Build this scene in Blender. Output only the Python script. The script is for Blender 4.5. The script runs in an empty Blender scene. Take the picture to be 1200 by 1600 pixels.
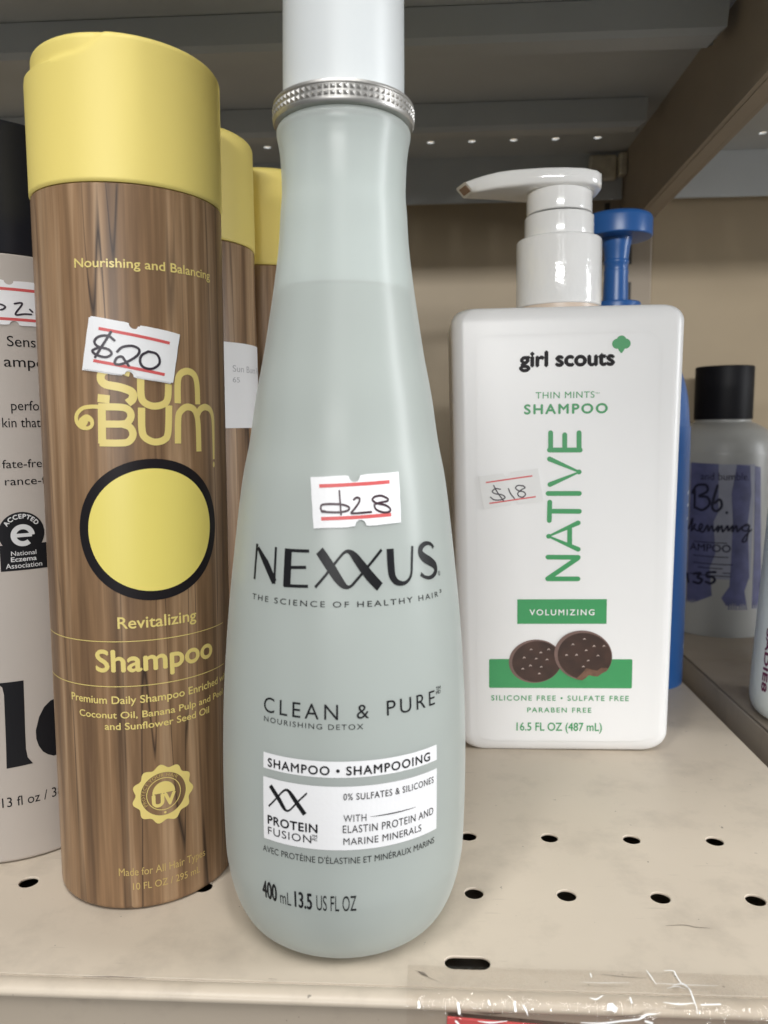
import bpy, bmesh, math, random
import numpy as np
from mathutils import Vector, Matrix, Euler
random.seed(7)
scene = bpy.context.scene
COL = scene.collection
PI = math.pi

# ------------------------------------------------------------------ camera, world, lamps, exposure
CAM_H = 0.129
yaw, pitch, roll = math.radians(3.2), math.radians(6.4), 0.009
F = Vector((-math.sin(yaw) * math.cos(pitch), math.cos(yaw) * math.cos(pitch), -math.sin(pitch)))
R0 = Vector((math.cos(yaw), math.sin(yaw), 0.0)); U0 = R0.cross(F)
Rv = R0 * math.cos(roll) - U0 * math.sin(roll); Uv = U0 * math.cos(roll) + R0 * math.sin(roll)
cd = bpy.data.cameras.new('camera'); cam = bpy.data.objects.new('camera', cd); COL.objects.link(cam)
cam.matrix_world = Matrix(((Rv.x, Uv.x, -F.x, 0), (Rv.y, Uv.y, -F.y, 0), (Rv.z, Uv.z, -F.z, CAM_H), (0, 0, 0, 1)))
cd.sensor_fit = 'AUTO'; cd.sensor_width = 36; cd.lens = 27.0
cd.clip_start = 0.005; cd.clip_end = 50
cd.dof.use_dof = True; cd.dof.focus_distance = 0.225; cd.dof.aperture_fstop = 20
scene.camera = cam

world = bpy.data.worlds.new('World'); scene.world = world; world.use_nodes = True
bg = world.node_tree.nodes['Background']
bg.inputs['Color'].default_value = (0.93, 0.97, 1.0, 1); bg.inputs['Strength'].default_value = 0.12

def area(name, loc, target, sx, sy, power, color=(1, 1, 1)):
    l = bpy.data.lights.new(name, 'AREA'); l.shape = 'RECTANGLE'; l.size = sx; l.size_y = sy
    l.energy = power; l.color = color
    o = bpy.data.objects.new(name, l); COL.objects.link(o); o.location = loc
    d = Vector(target) - Vector(loc); o.rotation_euler = d.to_track_quat('-Z', 'Y').to_euler()
    return o
# shop ceiling tubes running along the aisle behind the camera, then two unseen lamps, low front and right
area('ceiling_tube_lamp', (-0.45, -0.56, 1.75), (-0.05, 0.2, 0.05), 0.20, 0.95, 14, (1.0, 0.993, 0.98))
area('ceiling_tube_lamp', (0.25, -0.56, 1.75), (0.0, 0.2, 0.05), 0.20, 0.95, 14, (1.0, 0.993, 0.98))
area('ceiling_tube_lamp', (-0.45, -3.1, 1.75), (-0.1, 0.2, 0.05), 0.14, 3.0, 6.5, (1.0, 0.993, 0.98))
area('ceiling_tube_lamp', (0.25, -3.1, 1.75), (0.0, 0.2, 0.05), 0.14, 3.0, 6.5, (1.0, 0.993, 0.98))
area('far_front_lamp', (-0.6, -8.0, 1.50), (0.0, 0.3, 0.1), 3.5, 0.3, 350, (1.0, 0.993, 0.98))  # unseen broad lamp set low to light the back wall and bottle fronts
area('right_highlight_lamp', (1.3, 0.02, 0.50), (0.0, 0.19, 0.12), 0.26, 0.9, 16.0, (0.96, 0.98, 1.0))  # unseen strip lamp that gives the side highlight on the frosted bottle

scene.render.engine = 'CYCLES'
scene.cycles.use_denoising = True
scene.cycles.max_bounces = 10; scene.cycles.transparent_max_bounces = 16
scene.view_settings.view_transform = 'Standard'; scene.view_settings.look = 'None'
scene.view_settings.gamma = 1.0; scene.view_settings.use_curve_mapping = False
scene.view_settings.exposure = 0.0

# lettering and marks in millimetres round and up each bottle
TEXTS = [
    ('sun', 'Nourishing and Balancing', '', -4.84, 167.45, 31.95, 168.52, 2.13, 0.012, 'gold', 1.0),
    ('sun', 'Revitalizing', '', 2.73, 77.43, 23.41, 77.7, 2.95, 0.012, 'gold', 1.0),
    ('sun', 'Shampoo', '', -3.4, 65.81, 28.93, 66.54, 5.58, 0.022, 'gold', 1.0),
    ('sun', 'Premium Daily Shampoo Enriched with', 'Premium Daily Shampoo Enriched', -11.97, 57.14, 31.25, 57.93, 1.99, 0.012, 'gold', 1.0),
    ('sun', 'Coconut Oil, Banana Pulp and Peel', 'Coconut Oil, Banana Pulp and', -9.23, 53.72, 27.79, 53.51, 1.73, 0.012, 'gold', 1.0),
    ('sun', 'and Sunflower Seed Oil', '', -1.67, 50.16, 27.17, 50.88, 1.82, 0.012, 'gold', 1.0),
    ('sun', 'Made for All Hair Types', '', 0.54, 9.75, 24.4, 10.12, 2.11, 0.0, 'gold2', 1.0),
    ('sun', '10 FL OZ / 295 mL', '10 FL OZ / 295', 4.16, 6.16, 18.69, 5.62, 1.91, 0.0, 'gold2', 1.0),
    ('nex', 'THE SCIENCE OF HEALTHY HAIR', '', -24.04, 88.47, 31.93, 88.75, 1.27, 0.004, 'ink', 1.35),
    ('nex', '3', '', 32.72, 89.39, 33.68, 89.35, 0.75, 0.02, 'ink', 1.0),
    ('nex', 'CLEAN', '', -17.68, 63.14, 1.83, 63.5, 3.47, -0.008, 'ink', 1.35),
    ('nex', '&', '', 6.23, 63.55, 9.21, 63.46, 3.23, -0.008, 'ink', 1.0),
    ('nex', 'PURE', '', 13.61, 63.51, 28.05, 63.69, 3.41, -0.008, 'ink', 1.3),
    ('nex', 'TM', '', 28.63, 66.63, 30.45, 66.44, 0.9, 0.01, 'ink', 1.0),
    ('nex', 'MD', '', 28.58, 65.82, 30.4, 65.68, 0.81, 0.01, 'ink', 1.0),
    ('nex', 'NOURISHING DETOX', '', -17.5, 61.16, 7.8, 61.01, 1.21, 0.0, 'ink', 1.25),
    ('nex', 'SHAMPOO • SHAMPOOING', '', -16.1, 50.56, 25.74, 50.69, 1.97, 0.02, 'ink', 1.15),
    ('nex', 'PROTEIN', '', -16.18, 36.81, -3.12, 36.72, 2.01, 0.022, 'ink', 1.08),
    ('nex', 'FUSION', '', -16.2, 34.09, -4.58, 34.23, 1.83, -0.006, 'ink', 1.12),
    ('nex', 'TM', '', -4.42, 35.57, -3.18, 35.43, 0.67, 0.02, 'ink', 1.0),
    ('nex', 'MC', '', -4.42, 34.86, -3.18, 34.78, 0.6, 0.02, 'ink', 1.0),
    ('nex', '0% SULFATES & SILICONES', '', 3.06, 44.6, 26.97, 44.96, 1.52, 0.004, 'ink', 1.12),
    ('nex', 'WITH', '', 3.04, 39.64, 8.43, 39.57, 1.66, 0.0, 'ink', 1.1),
    ('nex', 'ELASTIN PROTEIN AND', '', 2.89, 36.71, 26.88, 37.22, 1.8, 0.0, 'ink', 1.08),
    ('nex', 'MARINE MINERALS', '', 3.03, 33.9, 22.97, 34.26, 1.65, 0.0, 'ink', 1.08),
    ('nex', "AVEC PROTÉINE D'ÉLASTINE ET MINÉRAUX MARINS", '', -17.96, 29.26, 27.5, 29.67, 1.51, -0.01, 'ink', 1.0),
    ('nex', '400', '', -18.61, 17.25, -14.19, 17.88, 4.18, 0.016, 'ink', 1.0),
    ('nex', 'mL', '', -13.16, 17.4, -10.11, 17.65, 3.23, -0.012, 'ink', 1.0),
    ('nex', '13.5', '', -9.07, 17.61, -4.74, 17.65, 3.89, 0.016, 'ink', 1.0),
    ('nex', 'US FL OZ', '', -3.56, 17.68, 6.09, 17.55, 3.8, -0.012, 'ink', 1.0),
    ('nat', 'girl scouts', '', -17.82, 150.74, 16.93, 150.32, 5.36, 0.04, 'black', 1.0),
    ('nat', 'THIN MINTS', '', -11.91, 138.75, 9.95, 138.38, 2.33, 0.004, 'green', 1.1),
    ('nat', 'SHAMPOO', '', -16.06, 132.96, 14.76, 132.73, 3.44, 0.03, 'green', 1.25),
    ('nat', 'VOLUMIZING', '', -13.66, 55.57, 11.14, 55.01, 2.22, 0.01, 'paper', 1.3),
    ('nat', 'SILICONE FREE • SULFATE FREE', '', -28.42, 21.66, 24.88, 20.3, 2.01, 0.012, 'green', 1.25),
    ('nat', 'PARABEN FREE', '', -14.3, 16.53, 10.53, 15.86, 1.91, 0.012, 'green', 1.25),
    ('nat', '16.5 FL OZ (487 mL)', '', -18.47, 9.06, 14.72, 8.4, 3.22, 0.012, 'green', 1.0),
    ('left', 'Sensitive', 'Sens', 17.99, 151.86, 25.59, 152.21, 2.84, 0.0, 'ink', 1.0),
    ('left', 'ampoo', 'amp', 16.87, 146.25, 25.14, 146.43, 2.91, 0.0, 'ink', 1.0),
    ('left', 'performance', 'perfo', 17.99, 134.02, 25.5, 134.25, 2.7, 0.0, 'ink', 1.0),
    ('left', 'kin that', '', 15.45, 129.44, 25.65, 129.22, 2.7, 0.0, 'ink', 1.0),
    ('left', 'fate-free', 'fate-fre', 14.78, 117.92, 25.36, 117.64, 2.35, 0.0, 'ink', 1.0),
    ('left', 'rance-free', 'rance-', 15.18, 113.06, 24.89, 112.69, 2.29, 0.0, 'ink', 1.0),
    ('left', 'National', '', 16.21, 92.7, 22.9, 92.27, 1.3, 0.004, 'silver', 1.0),
    ('left', 'Eczema', '', 16.11, 90.88, 22.87, 90.62, 1.3, 0.02, 'silver', 1.0),
    ('left', 'Association', '', 14.66, 88.91, 24.34, 88.76, 1.43, 0.004, 'silver', 1.0),
    ('left', '13 fl oz / 384 mL', '13 fl oz / 3', 8.98, 17.33, 23.99, 17.63, 2.9, -0.004, 'ink', 1.0),
    ('bb', 'and bumble.', '', -22.17, 95.25, 5.02, 95.08, 4.17, 0.0, 'bbink', 1.0),
    ('bb', 'AMPOO', '', -27.24, 51.45, -4.04, 52.83, 4.27, 0.015, 'bbink', 1.0),
    ('sun2', 'Sun Bum Rev', '', 23.37, 146.54, 43.79, 147.12, 2.06, -0.004, 'grey', 1.0),
    ('sun2', '65', '', 23.26, 143.44, 26.42, 143.36, 1.66, -0.004, 'grey', 1.0),
]
STROKES = {
    'N1': [(-23.78, 101.49), (-23.79, 97.35), (-23.74, 93.22)],
    'N2': [(-23.22, 100.65), (-19.43, 97.3), (-16.15, 93.35)],
    'N3': [(-16.36, 101.32), (-16.26, 97.09), (-16.17, 92.96)],
    'E0': [(-12.26, 101.24), (-12.24, 97.15), (-12.2, 92.72)],
    'E1': [(-12.43, 100.85), (-6.12, 100.96)],
    'E2': [(-11.85, 97.03), (-6.81, 97.31)],
    'E3': [(-13.07, 92.84), (-6.13, 93.09)],
    'XA': [(-3.28, 101.13), (-1.96, 99.6), (-0.23, 97.49), (1.47, 95.28), (2.86, 93.76), (3.79, 93.19), (4.62, 93.13), (5.45, 93.59), (6.46, 94.57), (9.34, 97.3), (13.5, 101.2)],
    'XB': [(-4.21, 92.94), (-1.88, 95.33), (0.34, 97.79), (2.46, 100.02), (3.37, 100.77), (4.16, 101.05), (5.07, 100.77), (6.25, 99.76), (8.2, 97.48), (10.42, 95.02), (12.67, 92.86)],
    'U': [(15.99, 101.27), (16.0, 98.19), (16.12, 95.87), (16.51, 94.68), (17.45, 93.69), (18.85, 93.24), (20.16, 93.32), (21.47, 94.08), (22.23, 95.38), (22.58, 97.7), (23.12, 101.43)],
    'Sx': [(31.62, 100.32), (30.74, 101.11), (29.34, 101.55), (27.51, 101.46), (26.1, 100.6), (26.08, 99.36), (27.5, 98.23), (29.61, 97.26), (31.41, 96.14), (31.72, 94.83), (30.54, 93.87), (28.65, 93.54), (26.78, 93.97), (25.43, 94.76)],
    'R': [(33.33, 94.01)],
    'xA': [(-15.36, 46.13), (-14.17, 44.85), (-12.83, 43.35), (-11.68, 41.77), (-10.97, 41.1), (-10.3, 41.17), (-9.49, 41.83), (-7.72, 43.85), (-5.57, 46.05)],
    'xB': [(-15.87, 41.02), (-14.39, 42.58), (-12.84, 44.37), (-11.76, 45.51), (-10.94, 46.02), (-10.15, 45.8), (-9.24, 44.79), (-7.72, 42.89), (-6.12, 40.91)],
    'band1': [(-17.57, 53.52), (-17.52, 49.75), (28.22, 50.21), (28.33, 53.95), (3.57, 53.32), (3.57, 49.76)],
    'band2': [(-17.45, 47.68), (-17.71, 32.45), (28.29, 33.09), (28.17, 48.12), (3.56, 47.46)],
    'rule': [(9.45, 40.27), (14.91, 40.46), (21.21, 40.48)],
    'stk': [(-6.47, 117.45), (20.19, 118.53), (19.75, 107.06), (-5.0, 106.08)],
    'red1': [(-3.76, 115.5), (16.81, 116.34)],
    'red2': [(-2.97, 108.25), (16.73, 108.98)],
    'h1': [(-1.93, 109.92), (-2.96, 110.1), (-2.98, 111.24), (-1.05, 111.55), (2.55, 111.47), (4.46, 111.0), (4.7, 110.43), (3.74, 109.96), (1.37, 109.72), (-2.83, 109.82)],
    'h2': [(2.0, 114.46), (2.25, 111.85), (2.5, 109.25)],
    'h3': [(6.04, 112.55), (6.78, 112.98), (7.63, 112.77), (7.48, 111.92), (6.13, 110.41), (5.28, 109.57), (6.71, 109.51), (10.84, 109.73)],
    'h4': [(15.74, 112.71), (13.98, 113.29), (12.04, 113.09), (11.33, 112.34), (12.62, 111.64), (15.17, 111.1), (16.51, 110.28), (16.07, 109.62), (14.09, 109.6), (12.24, 110.31), (11.96, 111.37), (13.91, 111.8), (15.69, 112.04), (16.06, 112.46)],
    'S': [(7.88, 142.55), (4.71, 143.49), (1.7, 142.92), (0.81, 141.27), (1.86, 139.74), (5.62, 138.94), (8.15, 137.86), (8.3, 136.2), (7.09, 135.08)],
    'S2': [(-0.14, 136.32), (2.82, 136.0)],
    'U1': [(10.4, 141.5), (10.36, 137.06), (11.12, 135.29), (13.28, 134.42), (15.71, 134.91), (16.92, 136.34), (17.26, 140.02)],
    'N': [(19.61, 135.26), (19.8, 140.68), (20.61, 142.7), (22.63, 143.54), (24.76, 142.74), (25.69, 140.35), (25.82, 135.11)],
    'curl': [(-4.28, 130.44), (-3.25, 131.34), (-2.06, 130.89), (-1.88, 129.67), (-2.92, 128.89), (-4.81, 129.1), (-6.11, 130.44), (-6.03, 132.23), (-4.51, 133.67), (-2.39, 134.17), (0.52, 134.17)],
    'B1': [(0.78, 133.67), (0.55, 125.04)],
    'B2': [(-0.05, 134.17), (5.45, 134.07), (7.3, 133.36), (7.79, 131.92), (7.05, 130.47), (5.58, 129.91), (0.92, 129.9)],
    'B3': [(5.58, 129.91), (7.43, 129.13), (8.12, 127.45), (7.42, 125.88), (5.68, 125.21), (-0.13, 125.21)],
    'U2': [(10.37, 134.0), (10.3, 128.4), (11.11, 126.43), (13.28, 125.4), (15.67, 125.94), (16.78, 127.82), (17.22, 134.65)],
    'M1': [(19.37, 124.93), (19.63, 131.26), (20.32, 133.16), (22.14, 134.34), (24.27, 133.91), (25.4, 132.17), (25.79, 129.24), (25.81, 122.74)],
    'M2': [(25.55, 132.18), (26.59, 133.78), (28.6, 134.46), (30.82, 133.67), (31.83, 131.64), (32.0, 128.02), (31.9, 120.43)],
    'Mdot': [(31.85, 119.02)],
    'line1': [(6.69, 74.11)],
    'line2': [(-5.68, 62.15)],
    'roundel': [(-6.64, 102.4), (31.85, 100.31), (11.65, 121.17), (9.87, 84.55)],
    'uv': [(12.74, 31.74), (5.46, 31.97), (20.74, 31.08), (12.99, 40.29), (12.48, 23.15), (10.18, 31.91), (16.61, 31.49)],
    'sstk': [(-0.97, 156.24), (20.59, 152.7), (18.36, 140.34), (-3.32, 143.49)],
    'sred1': [(0.89, 153.26), (17.76, 150.26)],
    'sred2': [(-0.73, 145.49), (16.23, 142.35)],
    's1': [(4.53, 150.42), (3.12, 151.48), (0.91, 151.31), (-0.26, 150.12), (0.55, 148.92), (2.99, 148.22), (3.76, 147.14), (2.38, 146.31), (0.17, 146.85), (-0.86, 147.84), (0.54, 148.59)],
    's2': [(3.8, 152.41), (1.96, 149.57), (-0.23, 146.31)],
    's3': [(5.13, 147.7), (6.39, 148.82), (8.62, 149.15), (10.19, 148.38), (9.88, 147.0), (7.97, 145.58), (5.82, 144.6), (4.49, 144.8), (4.91, 146.06), (6.15, 146.47), (7.01, 145.28), (7.67, 144.3)],
    's4': [(12.33, 147.91), (10.79, 146.92), (10.36, 145.36), (11.13, 144.01), (13.02, 143.68), (14.71, 144.69), (15.04, 146.1), (14.24, 147.45), (12.44, 147.92)],
    'ssun2': [(20.54, 158.2), (19.45, 129.13), (43.9, 156.19)],
    'tref': [(19.49, 157.81)],
    'e0': [(-6.21, 125.67), (-6.15, 119.18)],
    'e1': [(-0.93, 124.84), (-0.87, 119.11)],
    'e2': [(4.4, 125.52), (4.49, 119.04)],
    'e3': [(-6.57, 119.18), (4.91, 119.03)],
    'v': [(-6.54, 115.8), (4.6, 110.74), (-6.28, 106.09)],
    'i': [(-6.93, 102.67), (4.79, 102.56)],
    't1': [(-6.31, 99.32), (-6.41, 92.27)],
    't2': [(-6.11, 95.88), (4.88, 95.7)],
    'a1': [(4.52, 91.28), (-6.61, 86.18), (4.65, 81.07)],
    'a2': [(1.32, 89.58), (1.4, 82.83)],
    'n1': [(4.69, 77.94), (-6.8, 78.09)],
    'n2': [(-6.81, 69.68), (4.52, 77.59)],
    'n3': [(-6.81, 69.6), (4.71, 69.55)],
    'vol': [(-18.43, 62.05), (15.82, 61.09), (15.9, 51.37), (-18.39, 52.28)],
    'bar': [(-29.3, 38.54), (26.0, 36.96), (26.07, 25.28), (-29.3, 26.85)],
    'ck1': [(-11.38, 36.87), (-21.63, 37.93), (-11.44, 45.58)],
    'ck2': [(7.08, 39.33), (-4.13, 39.31), (6.95, 49.15)],
    'bite': [(-3.85, 37.97), (-2.07, 32.57), (5.33, 28.8), (6.33, 31.51), (7.86, 33.05), (9.13, 34.85), (11.29, 34.41), (13.03, 33.07), (14.72, 34.87), (16.88, 34.42), (18.29, 37.12)],
    'nstk': [(-33.49, 109.55), (-10.88, 112.28), (-8.68, 99.78), (-31.45, 96.97)],
    'nred1': [(-30.51, 107.12), (-12.97, 109.49)],
    'nred2': [(-29.23, 99.11), (-11.65, 101.52)],
    'p1': [(-25.07, 104.49), (-26.94, 104.77), (-28.13, 103.66), (-26.94, 102.79), (-24.38, 102.34), (-23.28, 101.29), (-24.81, 100.45), (-27.36, 100.47), (-28.81, 101.52)],
    'p2': [(-27.62, 105.98), (-26.09, 103.21), (-23.87, 100.09)],
    'p3': [(-22.01, 104.72), (-21.16, 102.73), (-19.7, 100.91)],
    'p4': [(-16.59, 105.69), (-18.45, 105.88), (-19.3, 104.86), (-18.02, 103.82), (-16.32, 103.46), (-15.55, 102.42), (-16.57, 101.4), (-18.01, 101.76), (-18.44, 102.96), (-16.92, 104.32), (-15.74, 104.99), (-16.59, 105.86)],
    'badge': [(19.38, 98.9), (13.93, 99.31), (19.73, 105.07), (13.71, 95.63), (13.28, 88.11), (24.82, 87.89), (25.22, 95.2)],
    'ee': [(22.49, 98.28), (16.67, 98.79), (17.12, 100.57), (18.34, 101.46), (19.66, 101.68), (21.31, 101.02), (22.45, 99.6), (22.61, 98.14), (16.78, 98.65), (17.04, 97.0), (18.14, 95.8), (19.6, 95.4), (21.12, 95.78), (22.17, 96.86)],
    'nn': [(10.87, 55.39), (17.36, 55.36), (17.16, 47.82), (16.93, 39.62), (16.87, 34.44), (17.18, 31.76), (18.53, 29.61), (11.41, 29.35), (11.66, 36.95), (11.84, 44.62), (11.99, 51.72), (11.68, 54.04), (10.84, 54.89)],
    'oo': [(24.42, 47.62), (22.5, 46.12), (20.92, 43.38), (19.82, 39.48), (19.81, 36.87), (20.34, 34.65), (21.41, 32.53), (22.78, 31.24), (24.36, 30.34)],
    'lstk': [(14.62, 170.45), (31.66, 169.74), (30.87, 157.18), (13.9, 158.37)],
    'lred1': [(15.55, 168.19), (27.57, 167.31)],
    'lred2': [(15.07, 159.99), (27.08, 159.03)],
    'q1': [(17.49, 163.38), (18.13, 163.19), (18.68, 162.76), (18.14, 162.13), (17.47, 161.89)],
    'q2': [(21.1, 163.82), (22.63, 164.19), (22.98, 163.7), (21.12, 160.89), (23.41, 161.16), (25.38, 161.25)],
    'q3': [(25.05, 162.58), (25.71, 161.97)],
    'bl': [(-37.8, 104.41), (-33.51, 14.02), (18.2, 16.21), (12.46, 104.07)],
    'pA': [(-28.42, 105.2), (-12.32, 104.63), (-11.53, 75.97), (-13.87, 70.3), (-12.27, 50.79), (-15.18, 42.09), (-13.28, 25.22), (-26.12, 18.41), (-28.49, 18.7)],
    'pB': [(-2.44, 104.28), (5.35, 103.53), (6.89, 87.09), (5.43, 70.58), (7.82, 36.99), (5.17, 28.64), (7.53, 17.21), (-3.96, 17.31), (-8.11, 24.21), (-3.86, 31.48), (-3.49, 45.56), (-3.43, 70.63), (-4.73, 87.17)],
    'pC': [(8.34, 103.48), (12.54, 102.7), (18.12, 17.65), (10.43, 17.72), (10.32, 50.91)],
    'bB': [(-25.25, 77.96), (-25.67, 89.2), (-27.21, 86.29), (-24.43, 91.37), (-18.93, 91.91), (-18.13, 88.19), (-22.78, 85.16), (-18.01, 84.72), (-16.55, 80.61), (-20.4, 76.9), (-24.66, 78.01)],
    'bb': [(-12.48, 91.85), (-14.37, 84.18), (-14.94, 78.6), (-12.56, 76.62), (-9.88, 79.49), (-10.92, 83.61), (-13.75, 81.43)],
    'bdot': [(-6.97, 75.83)],
    'bk': [(-28.72, 64.87), (-26.17, 71.52), (-26.8, 63.65), (-24.28, 68.15), (-25.36, 65.92), (-22.43, 64.07), (-20.05, 67.09), (-21.19, 68.41), (-22.05, 65.23), (-19.66, 63.6), (-17.15, 68.01), (-16.62, 64.26), (-14.8, 67.73), (-13.66, 64.44), (-11.23, 67.91), (-11.6, 64.13), (-9.46, 67.99), (-8.82, 64.26), (-6.16, 68.09), (-5.79, 65.04), (-3.33, 68.14), (-3.45, 64.53), (-1.38, 68.16), (-0.57, 64.56), (2.03, 67.59), (5.98, 68.49), (3.38, 68.54), (2.1, 65.79), (5.25, 65.04), (6.57, 68.48), (4.93, 59.49), (2.4, 58.84), (4.36, 62.29), (7.95, 65.65)],
    'bh': [(-28.41, 36.88), (-27.73, 31.92)],
    'bh3': [(-24.3, 37.49), (-20.1, 38.45), (-21.95, 35.65), (-19.14, 34.57), (-20.84, 32.06), (-24.11, 32.48)],
    'bh5': [(-11.87, 39.81), (-16.12, 39.17), (-16.29, 36.59), (-13.04, 36.61), (-12.07, 34.56), (-14.19, 32.68), (-16.83, 33.41)],
    'sad': [(-40.05, 40.92), (-38.43, 13.62)],
}
NEXP = [(0.0212, 0), (0.0242, 0.0007), (0.0267, 0.0025), (0.0287, 0.006), (0.0302, 0.0105), (0.0312, 0.0155), (0.0317, 0.0205), (0.03202, 0.0341), (0.03192, 0.04752), (0.03134, 0.06286), (0.02991, 0.08155), (0.02789, 0.09976), (0.02588, 0.1151), (0.02387, 0.12517), (0.02214, 0.13628), (0.02013, 0.14645), (0.0185, 0.15622), (0.01735, 0.16351), (0.01615, 0.17271), (0.01562, 0.18028), (0.01524, 0.1846), (0.01524, 0.18843), (0.01548, 0.19341), (0.01591, 0.19658), (0.0163, 0.19859), (0.0162, 0.19993), (0.01534, 0.20089), (0.0139, 0.20127)]
UPX = 0.0539
SADX = (-43.0, 40.9, 27.3, 2.9)
LSTK = [(10.2, 170.14), (30.5, 170.14), (30.5, 157.88), (10.2, 157.88)]
LRED = [[(12, 167.75), (17, 167.75), (22, 167.75), (28.5, 167.75)], [(12, 159.51), (17, 159.51), (22, 159.51), (28.5, 159.51)]]

# ------------------------------------------------------------------ small helpers
def link(name, me, mat=None, parent=None, smooth=False):
    o = bpy.data.objects.new(name, me); COL.objects.link(o)
    if mat is not None:
        me.materials.clear(); me.materials.append(mat)
    if parent is not None: o.parent = parent
    if smooth:
        for p in me.polygons: p.use_smooth = True
    return o

def from_bm(name, bm, mat, parent=None, smooth=False):
    bmesh.ops.recalc_face_normals(bm, faces=bm.faces)
    me = bpy.data.meshes.new(name); bm.to_mesh(me); bm.free()
    return link(name, me, mat, parent, smooth)

def sharp(o, ang=35):
    me = o.data
    bm = bmesh.new(); bm.from_mesh(me)
    for e in bm.edges:
        e.smooth = not (len(e.link_faces) == 2 and e.calc_face_angle(0) > math.radians(ang))
    for f in bm.faces: f.smooth = True
    bm.to_mesh(me); bm.free()
    return o

def thing(name, label, cat, loc=(0, 0, 0), rot=(0, 0, 0), group=None):
    o = bpy.data.objects.new(name, None); COL.objects.link(o)
    o.empty_display_size = 0.02
    o.location = loc; o.rotation_euler = rot
    o['label'] = label; o['category'] = cat
    if group: o['group'] = group
    return o

def add_box(bm, x0, x1, y0, y1, z0, z1, bev=0.0, seg=2):
    g = bmesh.ops.create_cube(bm, size=1.0)
    vs = g['verts']
    for v in vs:
        v.co = Vector(((x0 + x1) / 2 + v.co.x * (x1 - x0), (y0 + y1) / 2 + v.co.y * (y1 - y0), (z0 + z1) / 2 + v.co.z * (z1 - z0)))
    if bev > 0:
        es = list({e for v in vs for e in v.link_edges})
        bmesh.ops.bevel(bm, geom=es, offset=bev, segments=seg, profile=0.5, affect='EDGES')

def smooth_profile(pts, n=6):
    """Catmull-Rom through (r, z) points."""
    P = [np.array(p, float) for p in pts]
    out = []
    for i in range(len(P) - 1):
        p0 = P[i - 1] if i > 0 else 2 * P[0] - P[1]
        p1, p2 = P[i], P[i + 1]
        p3 = P[i + 2] if i + 2 < len(P) else 2 * P[-1] - P[-2]
        for k in range(n):
            t = k / n
            q = 0.5 * ((2 * p1) + (-p0 + p2) * t + (2 * p0 - 5 * p1 + 4 * p2 - p3) * t * t + (-p0 + 3 * p1 - 3 * p2 + p3) * t ** 3)
            out.append((float(q[0]), float(q[1])))
    out.append(tuple(P[-1]))
    return out

def add_lathe(bm, prof, seg=96, cx=0, cy=0, closed_top=True, closed_bottom=True, sx=1.0, sy=1.0):
    rings = []
    for r, z in prof:
        rings.append([bm.verts.new((cx + sx * r * math.sin(2 * PI * k / seg), cy - sy * r * math.cos(2 * PI * k / seg), z)) for k in range(seg)])
    for a, b in zip(rings, rings[1:]):
        for k in range(seg):
            bm.faces.new((a[k], a[(k + 1) % seg], b[(k + 1) % seg], b[k]))
    if closed_bottom: bm.faces.new(list(reversed(rings[0])))
    if closed_top: bm.faces.new(rings[-1])
    return rings

def rounded(r, z0, z1, rb=0.0008, rt=0.0008, n=4):
    """profile of a plain cylinder with rounded rims"""
    p = [(r - rb, z0)] if rb else [(r, z0)]
    if rb:
        for k in range(1, n + 1):
            a = PI / 2 * k / n; p.append((r - rb + rb * math.sin(a), z0 + rb - rb * math.cos(a)))
    if rt:
        for k in range(0, n + 1):
            a = PI / 2 * k / n; p.append((r - rt + rt * math.cos(a), z1 - rt + rt * math.sin(a)))
    else: p.append((r, z1))
    return p

# ------------------------------------------------------------------ materials
def new_mat(name):
    m = bpy.data.materials.new(name); m.use_nodes = True
    nt = m.node_tree; b = nt.nodes['Principled BSDF']
    return m, nt, b

def N(nt, typ, **kw):
    n = nt.nodes.new(typ)
    for k, v in kw.items(): setattr(n, k, v)
    return n

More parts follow.
